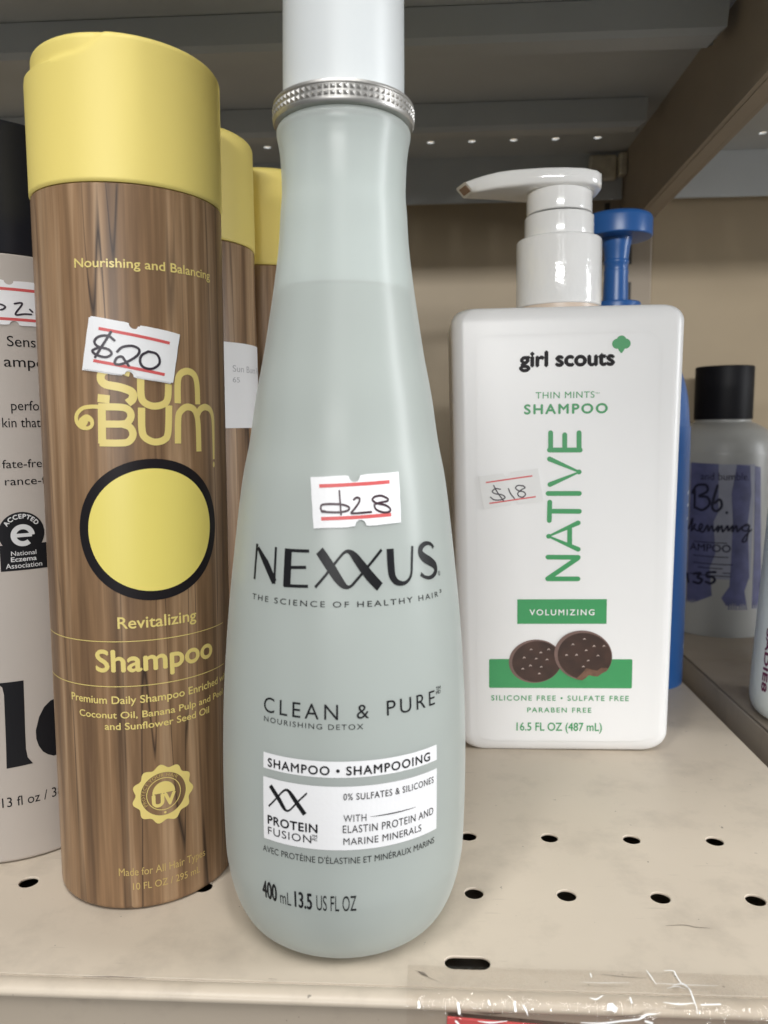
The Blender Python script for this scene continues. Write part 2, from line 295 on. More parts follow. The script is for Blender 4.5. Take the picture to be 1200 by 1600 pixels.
def plain(name, col, rough=0.5, metal=0.0, spec=0.5, var=0.0, vscale=60, bump=0.0, bscale=400, coat=0.0, sss=0.0, rvar=0.0):
    m, nt, b = new_mat(name)
    b.inputs['Base Color'].default_value = (*col, 1); b.inputs['Roughness'].default_value = rough
    b.inputs['Metallic'].default_value = metal; b.inputs['Specular IOR Level'].default_value = spec
    b.inputs['Coat Weight'].default_value = coat
    if sss:
        b.inputs['Subsurface Weight'].default_value = sss; b.inputs['Subsurface Radius'].default_value = (1, 1, 1)
        b.inputs['Subsurface Scale'].default_value = 0.004
    tc = N(nt, 'ShaderNodeTexCoord')
    if var or rvar:
        no = N(nt, 'ShaderNodeTexNoise'); no.inputs['Scale'].default_value = vscale; no.inputs['Detail'].default_value = 6
        nt.links.new(tc.outputs['Object'], no.inputs['Vector'])
    if var:
        mx = N(nt, 'ShaderNodeMix', data_type='RGBA')
        mx.inputs[6].default_value = (*[c * (1 - var) for c in col], 1); mx.inputs[7].default_value = (*[min(1, c * (1 + var)) for c in col], 1)
        nt.links.new(no.outputs['Fac'], mx.inputs[0]); nt.links.new(mx.outputs[2], b.inputs['Base Color'])
    if rvar:
        mr = N(nt, 'ShaderNodeMapRange'); mr.inputs[3].default_value = max(0.02, rough - rvar); mr.inputs[4].default_value = rough + rvar
        mr.inputs[1].default_value = 0.3; mr.inputs[2].default_value = 0.7
        nt.links.new(no.outputs['Fac'], mr.inputs[0]); nt.links.new(mr.outputs[0], b.inputs['Roughness'])
    if bump:
        n2 = N(nt, 'ShaderNodeTexNoise'); n2.inputs['Scale'].default_value = bscale; n2.inputs['Detail'].default_value = 3
        nt.links.new(tc.outputs['Object'], n2.inputs['Vector'])
        bp = N(nt, 'ShaderNodeBump'); bp.inputs['Strength'].default_value = bump; bp.inputs['Distance'].default_value = 0.0005
        nt.links.new(n2.outputs['Fac'], bp.inputs['Height']); nt.links.new(bp.outputs['Normal'], b.inputs['Normal'])
    return m

def painted_metal(name, base, dirt, rough=0.42, amount=0.85):
    """beige shelf enamel: faint mottling, rubbed grey smudges, fine dark scratches and specks"""
    m, nt, b = new_mat(name)
    tc = N(nt, 'ShaderNodeTexCoord')
    def noise(scale, detail=5, vec=None, rough_=0.55):
        n = N(nt, 'ShaderNodeTexNoise'); n.inputs['Scale'].default_value = scale; n.inputs['Detail'].default_value = detail
        n.inputs['Roughness'].default_value = rough_
        nt.links.new(vec if vec is not None else tc.outputs['Object'], n.inputs['Vector']); return n
    def rng(src, a, c, lo=0.0, hi=1.0):
        r = N(nt, 'ShaderNodeMapRange'); r.inputs[1].default_value = a; r.inputs[2].default_value = c
        r.inputs[3].default_value = lo; r.inputs[4].default_value = hi; nt.links.new(src, r.inputs[0]); return r.outputs[0]
    def mix(fac, a, c):
        x = N(nt, 'ShaderNodeMix', data_type='RGBA'); nt.links.new(fac, x.inputs[0])
        for s, i in ((a, 6), (c, 7)):
            if isinstance(s, tuple): x.inputs[i].default_value = (*s, 1)
            else: nt.links.new(s, x.inputs[i])
        return x.outputs[2]
    c0 = mix(rng(noise(14).outputs['Fac'], 0.3, 0.7), tuple(k * 0.95 for k in base), tuple(min(1, k * 1.04) for k in base))
    c1 = mix(rng(noise(38, 8, rough_=0.65).outputs['Fac'], 0.50, 0.74, 0, 0.5 * amount), c0, dirt)
    mp = N(nt, 'ShaderNodeMapping'); mp.inputs['Scale'].default_value = (60, 700, 60); mp.inputs['Rotation'].default_value = (0, 0, 0.5)
    nt.links.new(tc.outputs['Object'], mp.inputs[0])
    c2 = mix(rng(noise(1.0, 2, mp.outputs[0]).outputs['Fac'], 0.70, 0.80, 0, 0.6 * amount), c1, dirt)
    c3 = mix(rng(noise(420, 2).outputs['Fac'], 0.735, 0.77, 0, 0.8 * amount), c2, tuple(k * 0.35 for k in dirt))
    nt.links.new(c3, b.inputs['Base Color'])
    nt.links.new(rng(noise(30).outputs['Fac'], 0.3, 0.7, rough - 0.08, rough + 0.1), b.inputs['Roughness'])
    bp = N(nt, 'ShaderNodeBump'); bp.inputs['Strength'].default_value = 0.06; bp.inputs['Distance'].default_value = 0.0004
    nt.links.new(noise(700, 2).outputs['Fac'], bp.inputs['Height']); nt.links.new(bp.outputs['Normal'], b.inputs['Normal'])
    return m

def wood_print(name, seed):
    """printed wood grain: long vertical streaks with thin dark pores"""
    m, nt, b = new_mat(name)
    tc = N(nt, 'ShaderNodeTexCoord')
    def stretched(sx, sz, detail, off, dist=0.0):
        mp = N(nt, 'ShaderNodeMapping'); mp.inputs['Scale'].default_value = (sx, sx, sz); mp.inputs['Location'].default_value = (off + seed * 3.1, off * 0.7, seed)
        nt.links.new(tc.outputs['Object'], mp.inputs[0])
        n = N(nt, 'ShaderNodeTexNoise'); n.inputs['Scale'].default_value = 1.0; n.inputs['Detail'].default_value = detail
        n.inputs['Distortion'].default_value = dist
        nt.links.new(mp.outputs[0], n.inputs['Vector']); return n.outputs['Fac']
    cr = N(nt, 'ShaderNodeValToRGB'); e = cr.color_ramp.elements
    e[0].position = 0.30; e[0].color = (0.100, 0.058, 0.034, 1)
    e[1].position = 0.72; e[1].color = (0.47, 0.318, 0.192, 1)
    k = e.new(0.50); k.color = (0.255, 0.152, 0.080, 1)
    k = e.new(0.60); k.color = (0.365, 0.235, 0.135, 1)
    nt.links.new(stretched(185, 5, 10, 0.0, 0.5), cr.inputs[0])
    # dark pores: thin lines where a stretched noise crosses its middle
    ab = N(nt, 'ShaderNodeMath', operation='SUBTRACT'); ab.inputs[1].default_value = 0.5
    nt.links.new(stretched(120, 3.2, 1, 4.0, 0.6), ab.inputs[0])
    a2 = N(nt, 'ShaderNodeMath', operation='ABSOLUTE'); nt.links.new(ab.outputs[0], a2.inputs[0])
    mr = N(nt, 'ShaderNodeMapRange'); mr.inputs[1].default_value = 0.0; mr.inputs[2].default_value = 0.016
    mr.inputs[3].default_value = 1.0; mr.inputs[4].default_value = 0.0; nt.links.new(a2.outputs[0], mr.inputs[0])
    gate = N(nt, 'ShaderNodeMapRange'); gate.inputs[1].default_value = 0.39; gate.inputs[2].default_value = 0.60
    nt.links.new(stretched(60, 14, 3, 9.0), gate.inputs[0])
    mu = N(nt, 'ShaderNodeMath', operation='MULTIPLY'); nt.links.new(mr.outputs[0], mu.inputs[0]); nt.links.new(gate.outputs[0], mu.inputs[1])
    fine = N(nt, 'ShaderNodeMapRange'); fine.inputs[1].default_value = 0.35; fine.inputs[2].default_value = 0.7
    fine.inputs[3].default_value = 0.82; fine.inputs[4].default_value = 1.1; nt.links.new(stretched(900, 40, 3, 2.0), fine.inputs[0])
    mx = N(nt, 'ShaderNodeMix', data_type='RGBA'); nt.links.new(mu.outputs[0], mx.inputs[0])
    nt.links.new(cr.outputs[0], mx.inputs[6]); mx.inputs[7].default_value = (0.045, 0.028, 0.02, 1)
    vm = N(nt, 'ShaderNodeMix', data_type='RGBA', blend_type='MULTIPLY'); vm.inputs[0].default_value = 1.0
    nt.links.new(mx.outputs[2], vm.inputs[6]); nt.links.new(fine.outputs[0], vm.inputs[7])
    nt.links.new(vm.outputs[2], b.inputs['Base Color'])
    b.inputs['Roughness'].default_value = 0.40; b.inputs['Specular IOR Level'].default_value = 0.32
    return m

def frosted(name, col, clear, rough=0.36):
    """frosted bottle wall: scattering plastic that lets part of the light straight through"""
    m, nt, b = new_mat(name)
    b.inputs['Base Color'].default_value = (*col, 1); b.inputs['Roughness'].default_value = rough
    b.inputs['Sheen Weight'].default_value = 0.35; b.inputs['Sheen Roughness'].default_value = 0.35
    tr = N(nt, 'ShaderNodeBsdfTranslucent'); tr.inputs[0].default_value = (*col, 1)
    tp = N(nt, 'ShaderNodeBsdfTransparent'); tp.inputs[0].default_value = (0.93, 0.97, 0.96, 1)
    m1 = N(nt, 'ShaderNodeMixShader'); m1.inputs[0].default_value = 0.38
    m2 = N(nt, 'ShaderNodeMixShader'); m2.inputs[0].default_value = clear
    out = nt.nodes['Material Output']
    nt.links.new(b.outputs[0], m1.inputs[1]); nt.links.new(tr.outputs[0], m1.inputs[2])
    nt.links.new(m1.outputs[0], m2.inputs[1]); nt.links.new(tp.outputs[0], m2.inputs[2])
    nt.links.new(m2.outputs[0], out.inputs[0])
    return m

def clear_film(name, rough=0.06, bump=1.0):
    m, nt, b = new_mat(name)
    tc = N(nt, 'ShaderNodeTexCoord')
    gl = N(nt, 'ShaderNodeBsdfGlossy'); gl.inputs['Roughness'].default_value = rough
    tp = N(nt, 'ShaderNodeBsdfTransparent'); tp.inputs[0].default_value = (0.97, 0.96, 0.95, 1)
    fr = N(nt, 'ShaderNodeFresnel')
    ge = N(nt, 'ShaderNodeNewGeometry'); io = N(nt, 'ShaderNodeMapRange'); io.inputs[3].default_value = 1.4; io.inputs[4].default_value = 1 / 1.4
    nt.links.new(ge.outputs['Backfacing'], io.inputs[0]); nt.links.new(io.outputs[0], fr.inputs[0])
    mp = N(nt, 'ShaderNodeMapping'); mp.inputs['Scale'].default_value = (210, 150, 150); mp.inputs['Rotation'].default_value = (0, 0, 0.35)
    nt.links.new(tc.outputs['Object'], mp.inputs[0])
    no = N(nt, 'ShaderNodeTexNoise'); no.inputs['Scale'].default_value = 1.0; no.inputs['Detail'].default_value = 3
    nt.links.new(mp.outputs[0], no.inputs['Vector'])
    bp = N(nt, 'ShaderNodeBump'); bp.inputs['Strength'].default_value = bump; bp.inputs['Distance'].default_value = 0.004
    nt.links.new(no.outputs['Fac'], bp.inputs['Height'])
    nt.links.new(bp.outputs[0], gl.inputs['Normal'])
    mx = N(nt, 'ShaderNodeMixShader'); nt.links.new(fr.outputs[0], mx.inputs[0])
    nt.links.new(tp.outputs[0], mx.inputs[1]); nt.links.new(gl.outputs[0], mx.inputs[2])
    nt.links.new(mx.outputs[0], nt.nodes['Material Output'].inputs[0])
    return m

M = {
    'shelf': painted_metal('beige_enamel', (0.555, 0.48, 0.385), (0.27, 0.23, 0.185)),
    'rail': painted_metal('worn_rail_enamel', (0.40, 0.34, 0.27), (0.22, 0.18, 0.15), 0.5),
    'adj': painted_metal('shaded_bay_enamel', (0.27, 0.225, 0.175), (0.15, 0.12, 0.10), 0.5),  # darker copy of the beige enamel; shade of the bay put into the colour
    'wall': plain('tan_back_panel', (0.385, 0.305, 0.20), 0.5, var=0.22, vscale=11, bump=0.05),
    'under': plain('grey_underside_enamel', (0.53, 0.55, 0.55), 0.48, var=0.10, vscale=25, bump=0.06),
    'bracket': plain('brown_bracket_enamel', (0.36, 0.295, 0.22), 0.42, var=0.14, vscale=30, bump=0.05),
    'steel': plain('bare_steel', (0.80, 0.72, 0.58), 0.38, metal=0.6, var=0.3, vscale=160),
    'dark': plain('shadow_gap_metal', (0.05, 0.045, 0.04), 0.6),
    'yellow': plain('yellow_cap_plastic', (0.84, 0.69, 0.20), 0.52, var=0.03, vscale=40, bump=0.03, bscale=900, sss=0.08),
    'gold': plain('pale_yellow_ink', (0.74, 0.60, 0.20), 0.4),
    'gold_bright': plain('bright_yellow_ink', (0.80, 0.68, 0.17), 0.4),
    'scuff': plain('dark_scuff', (0.24, 0.20, 0.165), 0.6, var=0.5, vscale=900),
    'gold2': plain('thin_yellow_ink', (0.52, 0.38, 0.13), 0.4),
    'seal_ink': plain('brown_seal_ink', (0.16, 0.10, 0.04), 0.45),
    'ink': plain('black_ink', (0.012, 0.012, 0.014), 0.4, spec=0.2),
    'black': plain('soft_black_ink', (0.014, 0.012, 0.014), 0.45, spec=0.15),
    'green': plain('green_ink', (0.045, 0.30, 0.105), 0.4, var=0.05, vscale=300),
    'paper': plain('white_label_paper', (0.80, 0.80, 0.81), 0.55, var=0.02, vscale=90, bump=0.06, bscale=1200),
    'paper_dull': plain('dull_white_paper', (0.75, 0.75, 0.745), 0.6, var=0.03, vscale=90, bump=0.06, bscale=1200),
    'redline': plain('red_sticker_ink', (0.62, 0.10, 0.10), 0.5),
    'pen': plain('marker_ink', (0.030, 0.022, 0.035), 0.45),
    'pen2': plain('purple_marker_ink', (0.045, 0.018, 0.028), 0.45),
    'white': plain('white_plastic', (0.80, 0.80, 0.80), 0.34, var=0.012, vscale=30, sss=0.12),
    'pump': plain('glossy_white_plastic', (0.90, 0.90, 0.89), 0.12, sss=0.10, coat=0.3),
    'collar': plain('glossy_white_collar_plastic', (0.90, 0.90, 0.89), 0.12, bump=0.8, bscale=120, coat=0.3),
    'nozzle': plain('brown_nozzle_opening', (0.33, 0.215, 0.15), 0.5),
    'blue': plain('blue_plastic', (0.025, 0.115, 0.36), 0.33, var=0.06, vscale=60),
    'bluewhite': plain('pale_print_on_blue', (0.55, 0.62, 0.72), 0.5),
    'pinkwhite': plain('warm_white_satin_plastic', (0.44, 0.395, 0.355), 0.46, var=0.02, vscale=40),
    'blackcap': plain('black_satin_plastic', (0.012, 0.013, 0.018), 0.32),
    'mattecap': plain('black_ribbed_plastic', (0.006, 0.006, 0.008), 0.5, spec=0.15),
    'silver': plain('pale_seal_print', (0.62, 0.62, 0.62), 0.5),
    'milky': plain('milky_plastic', (0.33, 0.33, 0.315), 0.38, sss=0.15, var=0.03),
    'bbink': plain('navy_ink', (0.012, 0.012, 0.03), 0.5, spec=0.2),
    'bbpurple': plain('violet_label_ink', (0.075, 0.08, 0.18), 0.5, var=0.55, vscale=140),
    'bblabel': plain('translucent_label', (0.24, 0.25, 0.31), 0.5, var=0.22, vscale=120),
    'mint': plain('pale_mint_plastic', (0.73, 0.775, 0.755), 0.35, sss=0.1),
    'plum': plain('plum_ink', (0.12, 0.008, 0.05), 0.45),
    'grey': plain('grey_print', (0.42, 0.42, 0.44), 0.5),
    'ring': plain('silver_foil_ring', (0.46, 0.45, 0.43), 0.42, metal=0.8, var=0.12, vscale=300),
    'capw': plain('satin_white_cap_plastic', (0.66, 0.69, 0.695), 0.40, sss=0.12, var=0.012),
    'frost': frosted('frosted_bottle_plastic', (0.80, 0.845, 0.825), 0.36, 0.29),
    'liquid': plain('pale_teal_shampoo', (0.215, 0.243, 0.205), 0.5, sss=0.1),
    'bisc': plain('printed_chocolate', (0.042, 0.019, 0.013), 0.42, var=0.85, vscale=170),
    'bisc_rim': plain('printed_chocolate_edge', (0.17, 0.105, 0.09), 0.42, var=0.3, vscale=200),
    'bisc_crumb': plain('printed_crumb', (0.15, 0.075, 0.045), 0.5, var=0.6, vscale=500),
    'bisc_spark': plain('printed_sparkle', (0.50, 0.40, 0.36), 0.42),
    'painted_glint': plain('painted_film_glint', (0.93, 0.93, 0.92), 0.25),  # white colour that paints glints and highlights onto the film
    'redcard': plain('red_card', (0.60, 0.085, 0.085), 0.55, var=0.08, vscale=60),
    'film': clear_film('crinkled_clear_film', 0.05, 0.8),
    'clearplastic': clear_film('clear_plastic', 0.15, 0.02),
}

# ------------------------------------------------------------------ printing on surfaces
class Cyl:
    """label coordinates in mm: u round the front from the side facing the aisle, v up"""
    def __init__(self, rad, rref): self.rad, self.rref = rad, rref
    def __call__(self, u, v, lift):
        r = (self.rad(v / 1000) if callable(self.rad) else self.rad) + lift
        a = u / self.rref
        return (r * math.sin(a), -r * math.cos(a), v / 1000)
class Flat:
    def __init__(self, y): self.y = y
    def __call__(self, u, v, lift): return (u / 1000, self.y - lift, v / 1000)

class Print:
    """collects flat shapes in label mm and lays them on a surface as one mesh"""
    def __init__(self, surf, lift=0.00008, cell=1.2): self.bm = bmesh.new(); self.surf, self.lift, self.cell, self.n = surf, lift, cell, 0
    def _take(self, verts, faces):
        self.n += 1
        z = self.n % 7
        vs = [self.bm.verts.new((x, y, z * 0.000002 * 1000)) for x, y in verts]
        for f in faces:
            try: self.bm.faces.new([vs[i] for i in f])
            except ValueError: pass
        return self
    def poly(self, pts):
        b = bmesh.new(); f = b.faces.new([b.verts.new((x, y, 0)) for x, y in pts])
        bmesh.ops.triangulate(b, faces=[f])
        b.verts.index_update()
        V = [(v.co.x, v.co.y) for v in b.verts]; Fc = [[v.index for v in g.verts] for g in b.faces]; b.free()
        return self._take(V, Fc)
    def ribbon(self, pts, w, smooth=True, caps=True, n=6):
        P = [np.array(p, float) for p in pts]
        W = list(w) if hasattr(w, '__len__') else [w] * len(P)
        if smooth and len(P) > 2:
            Q, WW = [], []
            for i in range(len(P) - 1):
                p0 = P[i - 1] if i else 2 * P[0] - P[1]
                p3 = P[i + 2] if i + 2 < len(P) else 2 * P[-1] - P[-2]
                for k in range(n):
                    t = k / n
                    Q.append(0.5 * (2 * P[i] + (-p0 + P[i + 1]) * t + (2 * p0 - 5 * P[i] + 4 * P[i + 1] - p3) * t * t + (-p0 + 3 * P[i] - 3 * P[i + 1] + p3) * t ** 3))
                    WW.append(W[i] * (1 - t) + W[i + 1] * t)
            Q.append(P[-1]); WW.append(W[-1]); P, W = Q, WW
        V, Fc = [], []
        for i, p in enumerate(P):
            d = P[min(i + 1, len(P) - 1)] - P[max(i - 1, 0)]
            d = d / (np.linalg.norm(d) + 1e-9); nn = np.array((-d[1], d[0]))
            V += [tuple(p + nn * W[i] / 2), tuple(p - nn * W[i] / 2)]
            if i: Fc.append((2 * i - 2, 2 * i - 1, 2 * i + 1, 2 * i))
        if caps:
            for i in (0, len(P) - 1):
                d = (P[1] - P[0]) if i == 0 else (P[-2] - P[-1])
                a0 = math.atan2(-d[1], -d[0]); c = len(V); V.append(tuple(P[i])); K = 8
                for k in range(K + 1):
                    a = a0 - PI / 2 + PI * k / K
                    V.append((P[i][0] + W[i] / 2 * math.cos(a), P[i][1] + W[i] / 2 * math.sin(a)))
                for k in range(K): Fc.append((c, c + 1 + k, c + 2 + k))
        return self._take(V, Fc)
    def disc(self, c, rx, ry=None, n=48):
        ry = ry or rx
        return self.poly([(c[0] + rx * math.cos(2 * PI * k / n), c[1] + ry * math.sin(2 * PI * k / n)) for k in range(n)])
    def annulus(self, c, r0, r1, ky=1.0, n=64):
        V, Fc = [], []
        for k in range(n):
            a = 2 * PI * k / n
            V += [(c[0] + r0 * math.cos(a), c[1] + ky * r0 * math.sin(a)), (c[0] + r1 * math.cos(a), c[1] + ky * r1 * math.sin(a))]
            j = (k + 1) % n; Fc.append((2 * k, 2 * k + 1, 2 * j + 1, 2 * j))
        return self._take(V, Fc)
    def strip(self, top, bottom):
        V = list(top) + list(bottom); n = len(top)
        return self._take(V, [(n + i, n + i + 1, i + 1, i) for i in range(n - 1)])
    def text(self, body, u0, v0, u1, v1, h, weight=0.0, prefix='', spacing=1.0, warp=None):
        V, Fc, cap, x0, x1 = glyphs(body, spacing)
        xe = glyphs(prefix, spacing)[4] if prefix else x1
        k = (u1 - u0) / (xe - x0); s = (v1 - v0) / (u1 - u0)
        pts = []
        for x, y in V:
            u = u0 + (x - x0) * k; pts.append((u, v0 + (u - u0) * s + y * h / cap))
        e = weight * h * 1.7
        for dx, dy in ([(0, 0)] if e <= 0.0 else [(0, 0), (e, 0), (-e, 0), (0, e), (0, -e)]):
            q = [(x + dx, y + dy) for x, y in pts]
            self._take([warp(*t) for t in q] if warp else q, Fc)
        return self
    def build(self, name, mat, parent, thick=0.0):
        bm = self.bm
        if bm.verts:
            us = [v.co.x for v in bm.verts]; vs = [v.co.y for v in bm.verts]
            for ax, lo, hi in ((0, min(us), max(us)), (1, min(vs), max(vs))):
                if isinstance(self.surf, Flat): continue
                c = self.cell if ax == 0 else self.cell * 2.5
                if ax == 1 and not callable(self.surf.rad): continue
                for i in range(1, int((hi - lo) / c) + 1):
                    no = (1, 0, 0) if ax == 0 else (0, 1, 0); co = (lo + i * c, 0, 0) if ax == 0 else (0, lo + i * c, 0)
                    bmesh.ops.bisect_plane(bm, geom=bm.verts[:] + bm.edges[:] + bm.faces[:], dist=1e-5, plane_co=co, plane_no=no)
        if thick:
            ret = bmesh.ops.extrude_face_region(bm, geom=bm.faces[:])
            top = [g for g in ret['geom'] if isinstance(g, bmesh.types.BMVert)]
            for v in top: v.co.z += thick * 1000
        for v in bm.verts: v.co = Vector(self.surf(v.co.x, v.co.y, self.lift + v.co.z / 1000))
        return from_bm(name, bm, M[mat] if isinstance(mat, str) else mat, parent)

_gl = {}
def glyphs(body, spacing):
    key = (body, spacing)
    if key in _gl: return _gl[key]
    def conv(s):
        c = bpy.data.curves.new('glyphs', 'FONT'); c.body = s; c.size = 1.0; c.space_character = spacing; c.resolution_u = 5
        o = bpy.data.objects.new('glyphs', c); COL.objects.link(o)
        dg = bpy.context.evaluated_depsgraph_get(); dg.update()
        me = bpy.data.meshes.new_from_object(o.evaluated_get(dg))
        V = [(v.co.x, v.co.y) for v in me.vertices]; Fc = [list(p.vertices) for p in me.polygons]
        bpy.data.objects.remove(o); bpy.data.curves.remove(c); bpy.data.meshes.remove(me)
        return V, Fc
    V, Fc = conv(body); H, _ = conv('H')
    _gl[key] = (V, Fc, max(y for x, y in H), min(x for x, y in V), max(x for x, y in V))
    return _gl[key]

def lay_text(pr, bottle, bodies):
    for (b, body, pre, u0, v0, u1, v1, h, w, col, sp) in TEXTS:
        if b == bottle and body in bodies:
            vm = (v0 + v1) / 2
            if b == 'left' and col == 'ink': u0 += 0.6; u1 += 0.6
            pr.text(body, u0, vm, u1, vm, h, w, pre, sp)
    return pr

def sticker(surf, parent, corners, lines, strokes, pen, penw, lift=0.0001, notch=True, double=None, linew=0.8, label=None, paper='paper'):
    """a small price-gun sticker: notched white paper, two red rules and a price in marker pen; corners tl, tr, br, bl"""
    tl, tr, br, bl = [np.array(c, float) for c in corners]
    def outline(off=(0, 0), grow=0.0):
        pts = []
        def edge(a, b, cut):
            d = b - a; L = np.linalg.norm(d); d = d / L; n = np.array((-d[1], d[0]))
            res = [a]
            for k in range(1, 14):
                res.append(a + d * L * k / 14 + n * 0.05 * math.sin(k * 2.3 + a[0]))
            if cut:
                m = a + d * L * 0.52; r = L * 0.062
                res = [q for q in res if np.linalg.norm(q - m) > r * 1.15]
                arc = [m + d * r * -math.cos(t) - n * r * 0.85 * math.sin(t) for t in np.linspace(0.25, PI - 0.25, 9)]
                i = sum(1 for q in res if (q - m) @ d < 0)
                res = res[:i] + arc + res[i:]
            return res
        pts += edge(bl, br, False) if not notch else edge(br, bl, False)[::-1]
        pts = []
        for a, b, c in ((bl, br, notch), (br, tr, False), (tr, tl, notch), (tl, bl, False)):
            # walking counter-clockwise the inside lies to the left
            d = b - a; L = np.linalg.norm(d); d = d / L; n = np.array((-d[1], d[0]))
            seq = [(t, 0.04 * math.sin(t * 17 + a[1])) for t in np.linspace(0, 1, 14)[:-1]]
            if c:
                r = 0.062 * L; seq = [(t, w) for t, w in seq if abs(t - 0.52) * L > r * 1.2]
                seq += [(0.52 + r / L * -math.cos(q), r * 0.95 * math.sin(q)) for q in np.linspace(0.1, PI - 0.1, 10)]
                seq.sort()
            for t, w in seq: pts.append(tuple(a + d * L * t + n * w + np.array(off)))
        return pts
    p = Print(surf, lift, 1.5)
    if double is not None:
        q = Print(surf, lift, 1.5); q.poly(outline(double)); q.build('under_sticker', 'paper', parent, 0.00012)
        p.lift = lift + 0.00014
    p.poly(outline()); s = p.build('price_sticker', paper, parent, 0.00012 if paper == 'paper' else 0.00030)
    if paper != 'paper': p.lift += 0.00018
    if label: s['label'] = label
    r = Print(surf, p.lift + 0.00016, 1.5)
    for ln in lines: r.ribbon(ln, linew, smooth=False, caps=False)
    r.build('red_rule', 'redline', s)
    h = Print(surf, p.lift + 0.00020, 1.5)
    for k in strokes: h.ribbon(STROKES[k], penw)
    h.build('handwritten_price', pen, s)
    return s

S_ = STROKES

# ------------------------------------------------------------------ shelves
def perforated(name, mat, parent, x0, x1, y0, y1, ztop, holes, slots=(), th=0.0012, rh=0.00285):
    """sheet of metal with round holes and slots punched through"""
    c = bpy.data.curves.new('punched_sheet', 'CURVE'); c.dimensions = '2D'; c.fill_mode = 'BOTH'
    bv = 0.00025; c.extrude = th / 2 - bv; c.bevel_depth = bv; c.bevel_resolution = 2
    def loop(pts):
        s = c.splines.new('POLY'); s.points.add(len(pts) - 1); s.use_cyclic_u = True
        for q, (x, y) in zip(s.points, pts): q.co = (x, y, 0, 1)
    loop([(x0, y0), (x1, y0), (x1, y1), (x0, y1)])
    for hx, hy in holes: loop([(hx + rh * math.cos(2 * PI * k / 24), hy + rh * math.sin(2 * PI * k / 24)) for k in range(24)])
    for hx, hy, L, W in slots:
        pts = []
        for s, a0 in ((1, -PI / 2), (-1, PI / 2)):
            for k in range(11):
                a = a0 + PI * k / 10; pts.append((hx + s * (L - W) / 2 + W / 2 * math.cos(a), hy + W / 2 * math.sin(a)))
        loop(pts)
    o = bpy.data.objects.new('punched_sheet', c); COL.objects.link(o)
    dg = bpy.context.evaluated_depsgraph_get(); dg.update()
    me = bpy.data.meshes.new_from_object(o.evaluated_get(dg))
    bpy.data.objects.remove(o); bpy.data.curves.remove(c)
    for v in me.vertices: v.co.z += ztop - th / 2
    return link(name, me, mat, parent)

def extrude_x(bm, prof, x0, x1):
    """closed (y, z) outline swept along x"""
    a = [bm.verts.new((x0, y, z)) for y, z in prof]; b = [bm.verts.new((x1, y, z)) for y, z in prof]
    n = len(prof)
    for i in range(n): bm.faces.new((a[i], a[(i + 1) % n], b[(i + 1) % n], b[i]))
    bm.faces.new(list(reversed(a))); bm.faces.new(b)

WALL_Y = 0.535
EDGE_X = 0.1277
FRONT_Y = 0.1650

def lip_profile():
    pts = [(FRONT_Y - 0.0002, -0.0022), (FRONT_Y - 0.0002, -0.0004)]
    # a rolled bead just in front of the deck
    cy, r = FRONT_Y - 0.0030, 0.0026
    for k in range(0, 9):
        a = math.radians(12 + (180 - 12) * k / 8)
        pts.append((cy + r * math.cos(a), -0.0009 + 0.0014 * math.sin(a)))
    pts += [(cy - r, -0.0016), (cy - r + 0.0005, -0.0022), (FRONT_Y - 0.001, -0.0023)]
    return pts

low = thing('metal_shelf', 'beige perforated metal shelf that the shampoo bottles stand on', 'shelf', (0, 0, 0))
holes = [(0.0128 + 0.0254 * k, y) for y in (0.2010, 0.2308) for k in range(-14, 5)]
slots = [(0.0095 + 0.2032 * k, 0.1730, 0.0115, 0.0050) for k in (-1, 0)]
perforated('deck', M['shelf'], low, -0.55, EDGE_X, FRONT_Y, WALL_Y - 0.003, 0.0, holes, slots, 0.0008)
bm = bmesh.new(); extrude_x(bm, lip_profile(), -0.55, EDGE_X); sharp(from_bm('front_lip', bm, M['shelf'], low), 50)
bm = bmesh.new(); add_box(bm, -0.55, EDGE_X, FRONT_Y - 0.0042, FRONT_Y + 0.0006, -0.045, -0.0025, 0.0004); from_bm('price_rail', bm, M['rail'], low)
bm = bmesh.new(); add_box(bm, -0.55, EDGE_X - 0.0003, FRONT_Y + 0.001, WALL_Y - 0.004, -0.0125, -0.0115); from_bm('hole_darkening_plate', bm, M['bracket'], low)  # plate added under the deck so the holes look dark
bm = bmesh.new(); add_box(bm, EDGE_X - 0.0014, EDGE_X - 0.0002, FRONT_Y + 0.001, WALL_Y - 0.004, -0.044, -0.0014); from_bm('side_flange', bm, M['bracket'], low)

class Top:
    def __init__(self, z): self.z = z; self.rad = None
    def __call__(self, u, v, lift): return (u / 1000, v / 1000, self.z + lift)
for pts, w in [([(-2.07, 169.21), (-1.16, 168.61), (-0.1, 167.8)], 0.9), ([(-2.84, 169.61), (-1.01, 168.19), (3.16, 165.64)], 0.14), ([(61.3, 188.79), (66.31, 189.26), (68.52, 188.58), (72.42, 188.24)], 0.22), ([(40.86, 170.21), (45.9, 169.58), (51.01, 169.38)], 0.16), ([(37.01, 166.7), (37.22, 166.3)], 0.45), ([(-81.15, 163.45), (-74.34, 163.74), (-66.17, 163.68)], 0.4), ([(-37.22, 164.72), (-35.38, 164.59)], 0.35)]:
    p = Print(Top(0.0001 if pts[0][1] > 165 else 0.00058), 0.00005); p.ribbon(pts, [w * 0.4] + [w] * (len(pts) - 2) + [w * 0.3]); p.build('scuff_mark', 'scuff', low)

